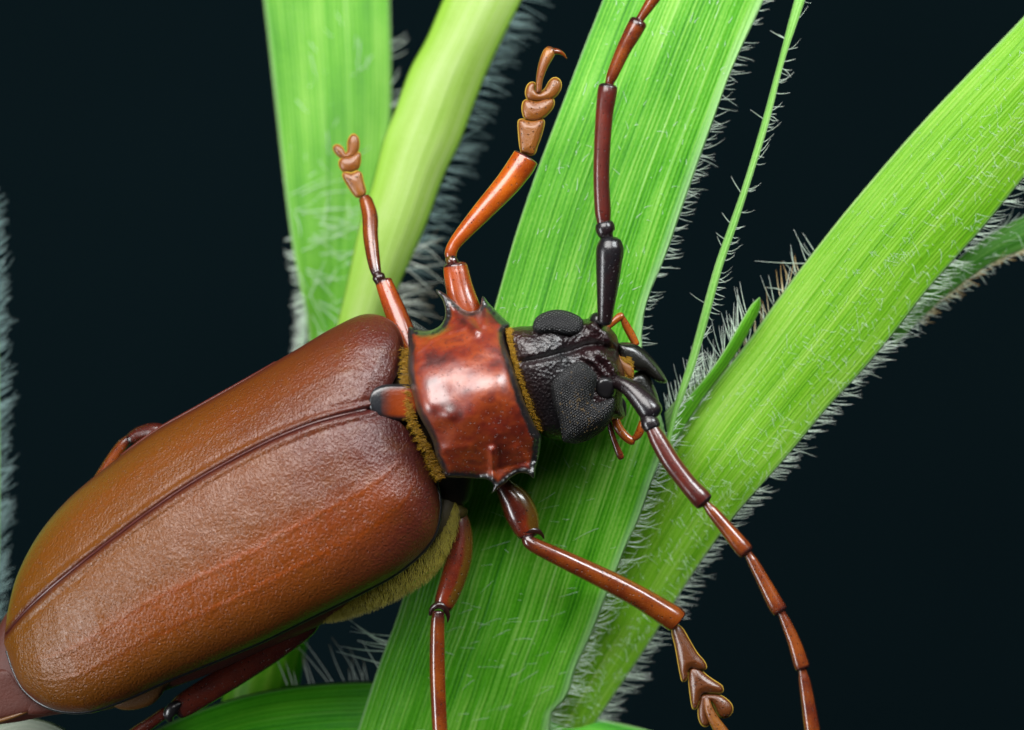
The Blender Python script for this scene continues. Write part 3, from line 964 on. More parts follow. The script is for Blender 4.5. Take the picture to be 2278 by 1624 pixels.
# raised dark seam along the suture and beaded outer rims
sp = []
for i in range(30, len(ES), 12):
    P, _, _, _ = elytra_point(i, np.array([math.acos(-(-1 + 2 * np.linalg.norm(ES[i] - EA[i]) / (np.linalg.norm(ES[i] - EA[i]) + np.linalg.norm(EB[i] - ES[i]))))]), 1)
    sp.append((P[0, 0], P[0, 1], P[0, 2] + 1.5, 3.4))
M_SEAM = plain('seam_dark_red', (0.050, 0.008, 0.006), rough=0.3, coat=0.4)
tube('suture_ridge', sp, M_SEAM, er, seg=8, n=4)
rp = []
for i in range(22, len(EB), 10):
    rp.append((EB[i, 0], EB[i, 1], EZ[i] + EK[i] - 2, 5.0 if i < 300 else 3.5))
tube('margin_bead', rp, M_RIM, er, seg=10, n=5)
rp = []
for i in range(128, 216, 8):
    f = math.sin((i - 128) / 87 * math.pi)
    rp.append((EA[i, 0] - 0.5 * 2 * f, EA[i, 1] - 0.86 * 2 * f + 3, EZ[i] - EK[i] - 20, 4.5))
tube('margin_bead', rp, plain('rim_rust', (0.07, 0.010, 0.005), rough=0.4), el, seg=10, n=5)

# ---------- body below the wing cases
M_ABD = plain('abdomen_brown', (0.055, 0.009, 0.003), rough=0.6, coat=0.0, nscale=0.03, bumpd=1.5)
M_ABD_EDGE = plain('abdomen_edge_amber', (0.10, 0.040, 0.006), rough=0.45, coat=0.2, nscale=0.06, bumpd=1.5)
M_THX = plain('thorax_dark', (0.020, 0.012, 0.006), rough=0.4, coat=0.2, nscale=0.05, bumpd=1.2)
abd = tube('abdomen', [(960, 1010, 95, 80), (900, 1040, 88, 150), (780, 1090, 80, 215), (640, 1160, 70, 238), (480, 1240, 62, 232), (330, 1325, 56, 215), (200, 1410, 52, 180), (100, 1470, 52, 140), (20, 1530, 50, 85), (-50, 1570, 48, 50)],
           M_ABD, beetle, seg=36, n=8, flat=0.40)
# segment edges showing along the lower flank
def px2(pts):
    return [(0.35095 * a, 1054.4 + 0.35095 * b) for a, b in pts]


for pts, mt in (([(1180, 1200), (1150, 1270), (1060, 1345), (1010, 1420), (960, 1462), (870, 1492), (780, 1496), (720, 1470), (690, 1420), (850, 1300), (1000, 1220)], M_ABD_EDGE),
                ([(760, 1420), (715, 1462), (660, 1490), (590, 1516), (530, 1512), (470, 1498), (450, 1440), (600, 1380)], M_ABD_EDGE),
                ([(480, 1470), (440, 1506), (360, 1508), (300, 1522), (200, 1528), (160, 1510), (120, 1450), (250, 1400)], M_ABD),
                ([(260, 1440), (240, 1490), (170, 1522), (60, 1548), (-60, 1568), (-160, 1560), (-160, 1330), (-40, 1250), (60, 1240), (130, 1330)], M_ABD)):
    pillow('abdomen_segment', px2(pts), 78, lambda x, y, d: 6 * prof(d, 8) + 8 * prof(d, 30), lambda x, y, d: 10 * prof(d, 8) + 14 * prof(d, 30), 4.0, mt, abd)
tube('abdomen_segment', [(62, 1582, 84, 3), (30, 1594, 86, 4.5), (-10, 1606, 86, 5), (-60, 1616, 86, 5)], M_ABD_EDGE, abd, seg=12)
# hairy breast plate along the right flank
brs = tube('breast_plate', [(1005, 1085, 92, 30), (985, 1150, 88, 44), (940, 1215, 84, 50), (880, 1262, 80, 48), (810, 1305, 78, 40), (750, 1340, 76, 24), (712, 1362, 76, 6)], plain('breast_olive', (0.050, 0.038, 0.006), rough=0.55, coat=0.2, nscale=0.08), beetle, seg=20, n=8, flat=0.8)
rows = []
rg = np.random.default_rng(90)
bp = catmull(np.array([(1010, 1112, 92, 34), (990, 1160, 88, 46), (948, 1218, 84, 52), (887, 1266, 80, 50), (815, 1308, 78, 42), (753, 1342, 76, 26), (714, 1363, 76, 8)], float), 20)
for i in range(4200):
    k = rg.integers(0, len(bp) - 1)
    c = bp[k]
    a = rg.uniform(-0.35, 1.5)
    out = np.array([0.42, 0.9])
    rows.append((c[0] + out[0] * (c[3] * math.cos(a) * 0.9 + 1), c[1] + out[1] * (c[3] * math.cos(a) * 0.9 + 1), c[2] + c[3] * 0.8 * math.sin(a), 0.30 + rg.normal(0, 0.25), 0.75, 0.25 * math.sin(a), rg.uniform(9, 19), 0.7, -0.2, 0.1, 0))
hairs('breast_hair', rows, H_OLIVE, brs, nseg=3)
# hind body between wing cases and thorax shield
mes = tube('waist', [(930, 800, 130, 40), (930, 850, 145, 80), (950, 910, 148, 90), (975, 990, 135, 80), (1004, 1060, 105, 56), (1012, 1110, 90, 36)], M_THX, beetle, seg=24, n=6, flat=0.8)

# ---------- thorax shield (pronotum)
def px5(pts):
    return [(854.9 + 0.31588 * a, 598.4 + 0.31588 * b) for a, b in pts]


PRO = px5([(165, 650), (172, 570), (166, 480), (172, 408), (200, 412), (235, 428), (330, 430), (398, 392), (428, 330), (424, 262), (402, 205), (362, 143), (430, 175), (490, 225), (550, 275), (600, 298), (650, 288), (676, 255), (692, 188),
           (740, 245), (800, 305), (850, 355), (886, 385), (880, 412), (852, 442), (856, 500), (880, 590), (910, 690), (940, 790), (975, 900), (1005, 980), (1040, 1060), (1080, 1135), (1106, 1182), (1100, 1250), (1086, 1330), (1068, 1400),
           (1054, 1474), (1020, 1446), (960, 1436), (900, 1462), (850, 1508), (800, 1545), (752, 1584), (772, 1532), (755, 1502), (720, 1482), (650, 1476), (560, 1471), (480, 1470), (428, 1464), (398, 1400), (362, 1310), (345, 1230), (310, 1150),
           (270, 1080), (230, 1000), (205, 900), (180, 800), (166, 720)])
ca, sa = math.cos(math.radians(-14)), math.sin(math.radians(-14))


def pro_top(x, y, d):
    a = (x - 1040) * ca + (y - 872) * sa
    c = -(x - 1040) * sa + (y - 872) * ca
    a = (x - 1040) * 0.97 - (y - 872) * 0.24
    c = (x - 1040) * 0.24 + (y - 872) * 0.97
    q = np.clip(1 - (c / 182) ** 2, 0, 1)
    dome = 88 * q ** 0.85 * (1 - 0.16 * (a / 130) ** 2)
    flange = 10 * prof(d, 7) + 18 * prof(d, 60)
    ends = prof(d, 22) * 0.75 + 0.25 * prof(d, 60)
    z = flange + dome * ends
    # uneven disc: shallow pits and swellings
    for gx, gy, s, h in ((985, 960, 26, -7), (1100, 930, 30, -6), (1010, 800, 30, 5), (985, 870, 22, -5), (1040, 925, 24, 6), (1000, 925, 16, 7), (1100, 800, 24, -6), (1045, 765, 22, -5), (1075, 870, 40, 5), (955, 905, 18, 4)):
        z += h * np.exp(-(((x - gx) / s) ** 2 + ((y - gy) / s) ** 2))
    # ridges running out to the spines
    for (x0, y0), (x1, y1), w, h in (((1060, 735), (972, 650), 10, 16), ((1075, 720), (1074, 662), 9, 10), ((1096, 1000), (1097, 1088), 8, 15), ((1150, 1000), (1186, 1056), 12, 8), ((990, 1000), (1050, 994), 10, 3)):
        ax, ay = x1 - x0, y1 - y0
        L2 = ax * ax + ay * ay
        tt = np.clip(((x - x0) * ax + (y - y0) * ay) / L2, 0, 1)
        dd = np.hypot(x - x0 - tt * ax, y - y0 - tt * ay)
        z += h * np.exp(-(dd / w) ** 2) * np.minimum(1, d / 5)
    # keel bordering the disc
    for pts in (((918, 792), (960, 757), (1000, 738), (1035, 728)),):
        for (x0, y0), (x1, y1) in zip(pts[:-1], pts[1:]):
            ax, ay = x1 - x0, y1 - y0
            tt = np.clip(((x - x0) * ax + (y - y0) * ay) / (ax * ax + ay * ay), 0, 1)
            dd = np.hypot(x - x0 - tt * ax, y - y0 - tt * ay)
            z += 3 * np.exp(-(dd / 4) ** 2)
    # raised rim bead
    z += 5 * np.exp(-((d - 5) / 2.5) ** 2) - 4 * np.exp(-((d - 11) / 3.0) ** 2)
    return z


def pro_edge(x, y):
    c = (x - 1040) * 0.24 + (y - 872) * 0.97
    return 200 + 56 * max(0.0, 1 - (c / 165) ** 2) ** 1.5 + 4 * math.sin(x * 0.03) + 0.15 * (y - 872) + 0.08 * (x - 1040)


def pro_mat():
    t = NT('thorax_shield_horn')
    p = t.objpx()
    n1 = t.noise(p, 0.014, 3, 0.55)
    col = t.ramp(n1, [(0.32, (0.050, 0.004, 0.002)), (0.44, (0.145, 0.012, 0.002)), (0.58, (0.235, 0.034, 0.003)), (0.70, (0.095, 0.007, 0.003))])
    ed = t.attr('edge')
    n2 = t.noise(p, 0.05, 3)
    uv_ = t.sep(t.uv())
    fa = t.math('SUBTRACT', t.math('MULTIPLY', t.math('SUBTRACT', uv_[0], 1.04), 0.97), t.math('MULTIPLY', t.math('SUBTRACT', uv_[1], 0.872), 0.24))
    fro = t.math('MULTIPLY', t.ramp(t.math('MULTIPLY', fa, 7.0), [(0.62, 0.0), (0.9, 1.0)]), 0.32)
    blk = t.ramp(t.math('ADD', t.math('SUBTRACT', t.math('DIVIDE', ed, 30.0), fro), t.math('MULTIPLY', t.math('SUBTRACT', n2, 0.5), 0.5)), [(0.30, 1.0), (0.56, 0.0)])
    col = t.mix(blk, col, (0.007, 0.006, 0.007))
    vd = t.voro(p, 0.105)
    pore = t.ramp(vd, [(0.10, 1.0), (0.20, 0.0)])
    col = t.mix(t.math('MULTIPLY', pore, 0.45), col, (0.10, 0.018, 0.010))
    fine = t.noise(p, 0.3, 2)
    h = t.math('ADD', t.math('MULTIPLY', pore, -1.5), t.math('MULTIPLY', fine, 0.2))
    h = t.math('ADD', h, t.math('MULTIPLY', t.noise(p, 0.035, 2), 1.2))
    t.set(Base_Color=col, Roughness=0.40, Specular_IOR_Level=0.8, Coat_Weight=0.9, Coat_Roughness=0.32, Normal=t.bump(h, 2.4, 0.8))
    return t.m


pro = pillow('thorax_shield', PRO, pro_edge, pro_top, lambda x, y, d: 18 * prof(d, 10) + 60 * prof(d, 80), 4.2, pro_mat(), beetle, smooth_n=3)
rows = []
rg = np.random.default_rng(91)
rear = catmull(np.array([(909, 778), (905, 830), (909, 880), (921, 935), (942, 978), (960, 1010), (972, 1040), (984, 1062)], float), 20)
for i in range(1250):
    k = rg.integers(0, len(rear))
    x, y = rear[k]
    zb = pro_edge(x, y)
    rows.append((x + rg.uniform(-3, 9), y + rg.normal(0, 2), zb + 8 + rg.uniform(-16, 6), -1, 0.05 + rg.normal(0, 0.3), 0.25 + rg.normal(0, 0.3), rg.uniform(8, 24), 0.7, 0, 0.1 + rg.normal(0, 0.2), -0.35))
hairs('hair_fringe', rows, H_GOLD, pro, nseg=3)

# ---------- scutellum
def scut_top(x, y, d):
    return 6 * prof(d, 8) + 8 * prof(d, 38)


def scut_mat():
    t = NT('scutellum_horn')
    p = t.objpx()
    x = t.sep(t.uv())[0]
    n = t.noise(p, 0.04, 3)
    f = t.math('ADD', t.math('MULTIPLY', x, 14.0), t.math('MULTIPLY', n, 0.3))
    c = t.ramp(t.math('SUBTRACT', f, 11.75), [(0.25, (0.014, 0.015, 0.018)), (0.62, (0.17, 0.026, 0.004)), (1.0, (0.26, 0.042, 0.005))])
    e = t.ramp(t.math('DIVIDE', t.attr('edge'), 20.0), [(0.25, 1.0), (0.75, 0.0)])
    c = t.mix(e, c, (0.010, 0.010, 0.012))
    t.set(Base_Color=c, Roughness=0.28, Coat_Weight=0.5, Coat_Roughness=0.2, Normal=t.bump(t.noise(p, 0.2, 3), 1.2, 0.6))
    return t.m


pillow('scutellum', [(818, 893), (824, 872), (848, 857), (885, 854), (920, 858), (938, 895), (926, 930), (897, 936), (862, 934), (835, 926), (821, 912)], lambda x, y: 258 - 0.16 * (x - 820), scut_top, lambda x, y, d: 12 * prof(d, 10), 3.2, scut_mat(), beetle)

# ---------- head
def px6(pts):
    return [(1082.9 + 0.24566 * a, 655.4 + 0.24566 * b) for a, b in pts]


HEAD = px6([(150, 330), (300, 288), (410, 282), (470, 235), (620, 200), (800, 215), (900, 220), (955, 196), (1010, 205), (1060, 262), (1130, 312), (1178, 375), (1196, 450), (1192, 520), (1222, 620), (1252, 720), (1262, 790), (1230, 900),
            (1232, 1000), (1252, 1100), (1225, 1132), (1150, 1125), (1090, 1175), (1000, 1240), (900, 1290), (800, 1312), (690, 1322), (600, 1312), (500, 1270), (440, 1180), (340, 1000), (260, 800), (200, 600), (170, 450)])


def seg_d(x, y, pts):
    best = np.full(np.shape(x), 1e9)
    for (x0, y0), (x1, y1) in zip(pts[:-1], pts[1:]):
        ax, ay = x1 - x0, y1 - y0
        tt = np.clip(((x - x0) * ax + (y - y0) * ay) / (ax * ax + ay * ay), 0, 1)
        best = np.minimum(best, np.hypot(x - x0 - tt * ax, y - y0 - tt * ay))
    return best


HG = px6([(330, 610), (560, 565), (760, 510), (900, 462), (1040, 455), (1140, 490)])
HT1 = px6([(960, 260), (1060, 330), (1120, 420)])
HT2 = px6([(1000, 520), (1100, 590), (1170, 690)])
HR2 = px6([(870, 560), (960, 600), (1040, 690), (1090, 745)])
HR1 = px6([(900, 360), (980, 390), (1060, 430)])


def head_top(x, y, d):
    z = 14 * prof(d, 12) + 62 * prof(d, 70)
    z += 38 * np.exp(-(((x - 1200) / 95) ** 2 + ((y - 815) / 110) ** 2))
    z -= 15 * np.exp(-(seg_d(x, y, HG) / 7) ** 2)
    z -= 10 * np.exp(-(seg_d(x, y, HG[2:]) / 18) ** 2)
    z += 26 * np.exp(-(seg_d(x, y, HT1) / 17) ** 2) * np.minimum(1, d / 14) + 22 * np.exp(-(seg_d(x, y, HT2) / 16) ** 2) * np.minimum(1, d / 14)
    z += 10 * np.exp(-(seg_d(x, y, HR2) / 6) ** 2) + 5 * np.exp(-(seg_d(x, y, HR1) / 6) ** 2)
    rough = np.exp(-(((x - 1270) / 70) ** 2 + ((y - 775) / 45) ** 2))
    nz = np.array([mnoise.noise((a / 9.0, b / 9.0, 1.7)) for a, b in zip(np.ravel(x), np.ravel(y))])
    z += 5.0 * nz * rough
    return z


def head_edge(x, y):
    return 196 - 0.16 * (x - 1150)


def head_mat():
    t = NT('head_horn')
    p = t.objpx()
    x = t.sep(t.uv())
    n = t.noise(p, 0.02, 3)
    f = t.math('ADD', t.math('MULTIPLY', t.math('SUBTRACT', x[0], 1.12), 6.0), t.math('MULTIPLY', t.math('SUBTRACT', n, 0.5), 0.6))
    c = t.ramp(f, [(0.0, (0.030, 0.008, 0.006)), (0.45, (0.012, 0.006, 0.007)), (0.75, (0.005, 0.005, 0.006)), (1.0, (0.013, 0.003, 0.004))])
    vd = t.voro(p, 0.15)
    fine = t.noise(p, 0.25, 3)
    h = t.math('ADD', t.math('MULTIPLY', vd, 1.0), t.math('MULTIPLY', fine, 0.6))
    t.set(Base_Color=c, Roughness=0.30, Specular_IOR_Level=0.6, Coat_Weight=0.35, Coat_Roughness=0.2, Normal=t.bump(h, 2.8, 0.85))
    return t.m


head = pillow('head', HEAD, head_edge, head_top, lambda x, y, d: 16 * prof(d, 10) + 75 * prof(d, 90), 3.6, head_mat(), beetle, smooth_n=3)
# yellow collar hairs at the front rim of the shield
rows = []
fr = catmull(np.array(px6([(185, 310), (205, 420), (235, 560), (280, 720), (340, 900), (400, 1060), (470, 1220)]), float), 24)
fr_d = soft_dist(fr + [6, 0], np.array(catmull(np.array(HEAD), 3, True)))
fr_z = np.array([head_edge(x, y) for x, y in fr]) + head_top(fr[:, 0] + 4, fr[:, 1], np.maximum(fr_d, 2))
for i in range(1000):
    k = rg.integers(0, len(fr))
    x, y = fr[k]
    z0 = fr_z[k]
    rows.append((x + rg.uniform(-5, 4), y + rg.normal(0, 2), z0 + rg.uniform(-2, 5), 1, -0.05 + rg.normal(0, 0.35), 0.25 + rg.normal(0, 0.2), rg.uniform(4, 19) * rg.uniform(0.6, 1), 0.6, 0, 0.1 + rg.normal(0, 0.3), -0.3))
hairs('collar_hair', rows, H_GOLD, head, nseg=3)


# ---------- compound eyes
def eye_mat():
    t = NT('eye_black')
    p = t.objpx()
    n = t.noise(p, 0.04, 2)
    c = t.mix(n, (0.002, 0.0025, 0.003), (0.004, 0.0045, 0.0055))
    t.set(Base_Color=c, Roughness=0.14, Specular_IOR_Level=0.5, Coat_Weight=0.1, Coat_Roughness=0.1)
    return t.m


M_EYE = plain('eye_gap_black', (0.002, 0.002, 0.003), rough=0.8)
M_FACET = eye_mat()


def eye(name, outline, edge, top, sp=6.0):
    o, Q = pillow(name, outline, edge, top, lambda x, y, d: 30 * prof(d, 30), 3.6, M_EYE, head, smooth_n=3, raw=True)
    lo, hi = Q.min(0), Q.max(0)
    pts = []
    ca, sa = math.cos(0.35), math.sin(0.35)
    c0 = (lo + hi) / 2
    R = np.linalg.norm(hi - lo) / 2 + 10
    k = int(R / sp) + 2
    for j in range(-int(k * 1.2), int(k * 1.2)):
        for i in range(-k, k):
            u = (i + 0.5 * (j % 2)) * sp
            v = j * sp * 0.866
            pts.append((c0[0] + u * ca - v * sa, c0[1] + u * sa + v * ca))
    pts = np.array(pts)
    pts = pts[inside(pts, Q)]
    d = seg_dist(pts, Q)
    pts = pts[d > 1.6]
    # facets are packed evenly over the curved surface: squeeze towards the rim happens by itself
    e = 0.6

    def hz(P):
        dd = soft_dist(P, Q)
        ez = np.array([edge(a, b) for a, b in P])
        return ez + top(P[:, 0], P[:, 1], dd)
    z = hz(pts)
    gx = (hz(pts + [e, 0]) - hz(pts - [e, 0])) / (2 * e)
    gy = (hz(pts + [0, e]) - hz(pts - [0, e])) / (2 * e)
    N = np.column_stack([-gx, -gy, np.ones(len(pts))])
    N /= np.linalg.norm(N, axis=1)[:, None]
    T1 = np.cross(N, np.array([0, 1.0, 0.02]))
    T1 /= np.linalg.norm(T1, axis=1)[:, None]
    T2 = np.cross(N, T1)
    ctr = np.column_stack([pts, z])
    r = sp * 0.49
    V = np.zeros((len(pts), 13, 3))
    V[:, 0] = ctr + N * 1.9
    for j in range(6):
        a = math.pi / 3 * j
        dv = T1 * math.cos(a) + T2 * math.sin(a)
        V[:, 1 + j] = ctr + dv * r * 0.62 + N * 1.25
        V[:, 7 + j] = ctr + dv * r * 0.93 - N * 0.5
    loc3 = [(0, 1 + j, 1 + (j + 1) % 6) for j in range(6)]
    loc4 = [(1 + j, 7 + j, 7 + (j + 1) % 6, 1 + (j + 1) % 6) for j in range(6)]
    F = []
    for i in range(len(pts)):
        b = i * 13
        F += [tuple(b + q for q in f) for f in loc3 + loc4]
    fo = mesh_obj('facets', V.reshape(-1, 3), F, M_FACET, o, recalc=False)
    fo['kind'] = 'stuff'
    return o, hz, Q


HQ = catmull(np.array(HEAD, float), 3, True)


def head_z(P):
    P = np.atleast_2d(P)
    d_ = np.where(inside(P, HQ), soft_dist(P, HQ), 0.0)
    return np.array([head_edge(a, b) for a, b in P]) + head_top(P[:, 0], P[:, 1], np.maximum(d_, 0.01))


SOCK = px6([(1075 + 100 * math.cos(i * 0.5236), 850 + 108 * math.sin(i * 0.5236)) for i in range(12)])
E1 = px6([(415, 285), (440, 215), (500, 170), (600, 138), (700, 142), (790, 172), (860, 215), (875, 270), (855, 330), (800, 368), (740, 368), (660, 358), (560, 350), (470, 352), (425, 325)])
eye('eye', E1, lambda x, y: head_edge(x, y) + 56 + 0.62 * (y - 720), lambda x, y, d: 18 * prof(d, 9) + 30 * prof(d, 34))
E2 = px6([(575, 860), (590, 790), (650, 715), (740, 650), (830, 605), (890, 620), (950, 670), (1000, 740), (985, 850), (965, 960), (1000, 975), (1090, 950), (1155, 935), (1166, 1000), (1150, 1085), (1100, 1180), (1020, 1258), (920, 1318),
          (820, 1350), (750, 1346), (690, 1330), (665, 1230), (640, 1130), (600, 1010)])
_, eye_h, eye_q = eye('eye', E2, lambda x, y: head_edge(x, y) + 78 - 0.30 * (y - 860) - 0.0016 * max(0, y - 880) ** 2 - 0.10 * (x - 1290), lambda x, y, d: 12 * prof(d, 8) + 16 * prof(d, 22) + 42 * prof(d, 72))
pillow('antenna_socket', SOCK, lambda x, y: head_edge(x, y) + 72 - 0.30 * (y - 860) - 0.2 * (x - 1340), lambda x, y, d: 6 * prof(d, 12) + 12 * prof(d, 24), lambda x, y, d: 40 * prof(d, 10), 3.2, M_BLACK, head)
# dust grains on the big eye
rg = np.random.default_rng(92)
V, F = [], []
M_DUST = plain('dust', (0.20, 0.13, 0.05), rough=0.9, nscale=0.3)
pp = np.column_stack([rg.normal(1300, 36, 150), rg.normal(905, 42, 150)])
pp = pp[inside(pp, eye_q)]
zs = eye_h(pp)
for (x, y), z in zip(pp, zs):
    r = rg.uniform(0.6, 1.6)
    b = len(V)
    for q in ((1, 0, 0), (-1, 0, 0), (0, 1, 0), (0, -1, 0), (0, 0, 1), (0, 0, -1)):
        V.append((x + q[0] * r * rg.uniform(0.7, 1.3), y + q[1] * r * rg.uniform(0.7, 1.3), z + 1.4 + q[2] * r))
    for f in ((0, 2, 4), (2, 1, 4), (1, 3, 4), (3, 0, 4), (2, 0, 5), (1, 2, 5), (3, 1, 5), (0, 3, 5)):
        F.append(tuple(b + i for i in f))
o = mesh_obj('dust', np.array(V), F, M_DUST, head, smooth=False)
o['kind'] = 'stuff'

# ---------- jaws, lip, feelers
M_JAW = plain('jaw_black', (0.010, 0.010, 0.008), rough=0.26, coat=0.5, nscale=0.05, bumpd=1.5)
JAW1 = px6([(1185, 440), (1260, 430), (1350, 450), (1450, 520), (1540, 620), (1600, 710), (1636, 792), (1590, 806), (1530, 782), (1480, 745), (1430, 705), (1350, 690), (1290, 660), (1230, 620), (1195, 540)])
pillow('jaw', JAW1, lambda x, y: 138 - 0.25 * (x - 1380), lambda x, y, d: 10 * prof(d, 6) + 24 * prof(d, 26), lambda x, y, d: 10 * prof(d, 6) + 22 * prof(d, 26), 3.2, M_JAW, head)
JAW2 = px6([(1240, 780), (1330, 705), (1420, 690), (1475, 735), (1520, 830), (1548, 905), (1560, 985), (1520, 1030), (1440, 1000), (1330, 920)])
pillow('jaw', JAW2, lambda x, y: 116 - 0.2 * (x - 1380), lambda x, y, d: 10 * prof(d, 6) + 22 * prof(d, 26), lambda x, y, d: 10 * prof(d, 6) + 22 * prof(d, 26), 3.2, M_JAW, head)
LIP = px6([(1190, 540), (1240, 590), (1320, 640), (1335, 700), (1320, 760), (1270, 750), (1230, 700), (1190, 620)])
lip = pillow('lip', LIP, 160, lambda x, y, d: 8 * prof(d, 8) + 6 * prof(d, 20), lambda x, y, d: 10 * prof(d, 8), 3.0, plain('lip_amber', (0.16, 0.055, 0.006), rough=0.5, nscale=0.1), head)
rows = []
for i in range(160):
    x, y = px6([(rg.uniform(1200, 1300), rg.uniform(560, 740))])[0]
    rows.append((x, y, 168, 1, 0.45 + rg.normal(0, 0.25), 0.3, rg.uniform(6, 13), 0.8, 0, 0.1, 0))
hairs('lip_hair', rows, H_GOLD, lip, nseg=3)


def p6(a, b, z, r):
    return (1082.9 + 0.24566 * a, 655.4 + 0.24566 * b, z, r)


pa = tube('palp', [p6(1090, 300, 120, 6), p6(1150, 245, 122, 7.5), p6(1205, 200, 120, 8.5), p6(1225, 195, 118, 8)], M_PALP, head, seg=14)
tube('palp', [p6(1226, 205, 118, 6), p6(1262, 280, 112, 8.5), p6(1310, 370, 106, 9), p6(1352, 450, 102, 8)], M_PALP, head, seg=14)
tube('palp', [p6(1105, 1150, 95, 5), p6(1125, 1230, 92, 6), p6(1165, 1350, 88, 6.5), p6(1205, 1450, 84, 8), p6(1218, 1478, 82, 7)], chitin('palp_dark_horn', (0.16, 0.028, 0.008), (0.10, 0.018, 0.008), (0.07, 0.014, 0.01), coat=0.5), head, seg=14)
tube('palp', [p6(1165, 1130, 96, 9), p6(1190, 1200, 96, 10), p6(1250, 1280, 96, 9.5), p6(1310, 1325, 96, 9), p6(1330, 1330, 96, 7)], M_PALP, head, seg=14)
tube('palp', [p6(1325, 1310, 98, 6), p6(1370, 1270, 98, 8.5), p6(1400, 1200, 98, 9), p6(1408, 1150, 98, 7)], M_PALP, head, seg=14)
tube('cheek', [p6(1180, 920, 150, 8), p6(1215, 1000, 140, 12), p6(1225, 1090, 128, 10)], M_BLACK, head, seg=14)

# ---------- antennae
ant = tube('antenna', [(1345, 716, 245, 15), (1347, 690, 252, 17), (1351, 640, 262, 22), (1355, 580, 270, 27), (1357, 552, 272, 28), (1358, 538, 272, 24)], M_ANT_BLACK, beetle, seg=22, cap1=0.5)
tube('antenna_segment', [(1353, 528, 272, 11), (1348, 518, 273, 18), (1346, 506, 274, 20), (1344, 497, 274, 18)], M_ANT_BLACK, ant, seg=20, cap1=0.3)
tube('antenna_segment', [(1343, 494, 274, 14), (1341, 470, 276, 16.5), (1338, 400, 280, 16.5), (1340, 320, 284, 17), (1345, 250, 286, 18), (1351, 205, 288, 20), (1353, 192, 288, 19)], M_ANT_RED, ant, seg=20, cap1=0.35)
tube('antenna_segment', [(1356, 184, 288, 9), (1362, 168, 289, 12), (1385, 115, 292, 15), (1408, 72, 295, 18), (1420, 50, 296, 18.5)], M_ANT_BROWN, ant, seg=20, cap1=0.5)
tube('antenna_segment', [(1428, 36, 297, 9), (1440, 18, 298, 11), (1465, -20, 300, 14), (1490, -62, 302, 15)], M_ANT_BROWN, ant, seg=18, cap1=0.5)

ant = tube('antenna', [(1366, 850, 225, 14), (1380, 852, 240, 15), (1404, 866, 252, 19), (1428, 890, 262, 23), (1446, 912, 268, 25), (1452, 920, 268, 23)], M_ANT_BLACK, beetle, seg=22, cap1=0.5)
tube('antenna_segment', [(1440, 926, 272, 15), (1446, 940, 276, 19), (1452, 952, 278, 18)], M_ANT_BLACK, ant, seg=20, cap1=0.3)
tube('antenna_segment', [(1452, 955, 279, 14), (1464, 978, 280, 17.5), (1492, 1026, 284, 19), (1530, 1076, 288, 19), (1556, 1105, 290, 21), (1566, 1116, 290, 20)], M_ANT_RED, ant, seg=20, cap1=0.35)
for pts in ([(1573, 1124, 290, 9), (1584, 1137, 290, 12), (1620, 1180, 292, 15), (1648, 1214, 293, 17.5), (1660, 1228, 293, 17)],
            [(1667, 1237, 293, 9), (1675, 1250, 293, 11), (1702, 1300, 294, 14), (1726, 1345, 295, 16.5), (1735, 1359, 295, 16)],
            [(1741, 1369, 295, 8.5), (1748, 1384, 295, 10.5), (1768, 1432, 296, 13.5), (1781, 1474, 296, 15.5), (1785, 1486, 296, 15)],
            [(1786, 1497, 296, 9), (1789, 1512, 296, 11.5), (1797, 1560, 297, 14), (1806, 1620, 298, 16), (1811, 1660, 298, 16)]):
    tube('antenna_segment', pts, M_ANT_BROWN, ant, seg=18, cap1=0.35)
for a, b, z in ((1100, 810, 226), (1010, 235, 232)):
    x, y = px6([(a, b)])[0]
    tube('antenna_socket', [(x - 6, y, z - 30, 17), (x, y, z - 6, 19), (x + 4, y, z + 4, 15)], M_BLACK, head, seg=20)


# ---------- legs
def tarsus(outline, z, th, leg, pad=2.0, tilt=(0, 0), ridge=None):
    ox = sum(p[0] for p in outline) / len(outline)
    oy = sum(p[1] for p in outline) / len(outline)
    e = lambda x, y: z + tilt[0] * (x - ox) + tilt[1] * (y - oy)
    o = pillow('tarsal_segment', outline, e, lambda x, y, d: th * 0.5 * prof(d, 4) + th * 0.55 * np.clip(d / 16, 0, 1), lambda x, y, d: th * 0.5 * prof(d, 6), 2.6, M_TARSUS, leg, smooth_n=3)
    # yellow felted sole, a little wider than the horn above it
    Q = catmull(np.array(outline, float), 3, True)
    T = np.roll(Q, -1, 0) - np.roll(Q, 1, 0)
    T /= np.linalg.norm(T, axis=1)[:, None] + 1e-9
    N = np.stack([T[:, 1], -T[:, 0]], 1)
    if ((Q - [ox, oy]) * N).sum() < 0:
        N = -N
    Q2 = Q + N * pad
    pillow('tarsal_pad', Q2[::2], lambda x, y: e(x, y) - 4, lambda x, y, d: 3 * prof(d, 4), lambda x, y, d: 5 * prof(d, 6), 3.2, M_PAD, leg, smooth_n=2)
    return o


def q(pts, x0, y0, k):
    return [(x0 + k * a, y0 + k * b) for a, b in pts]


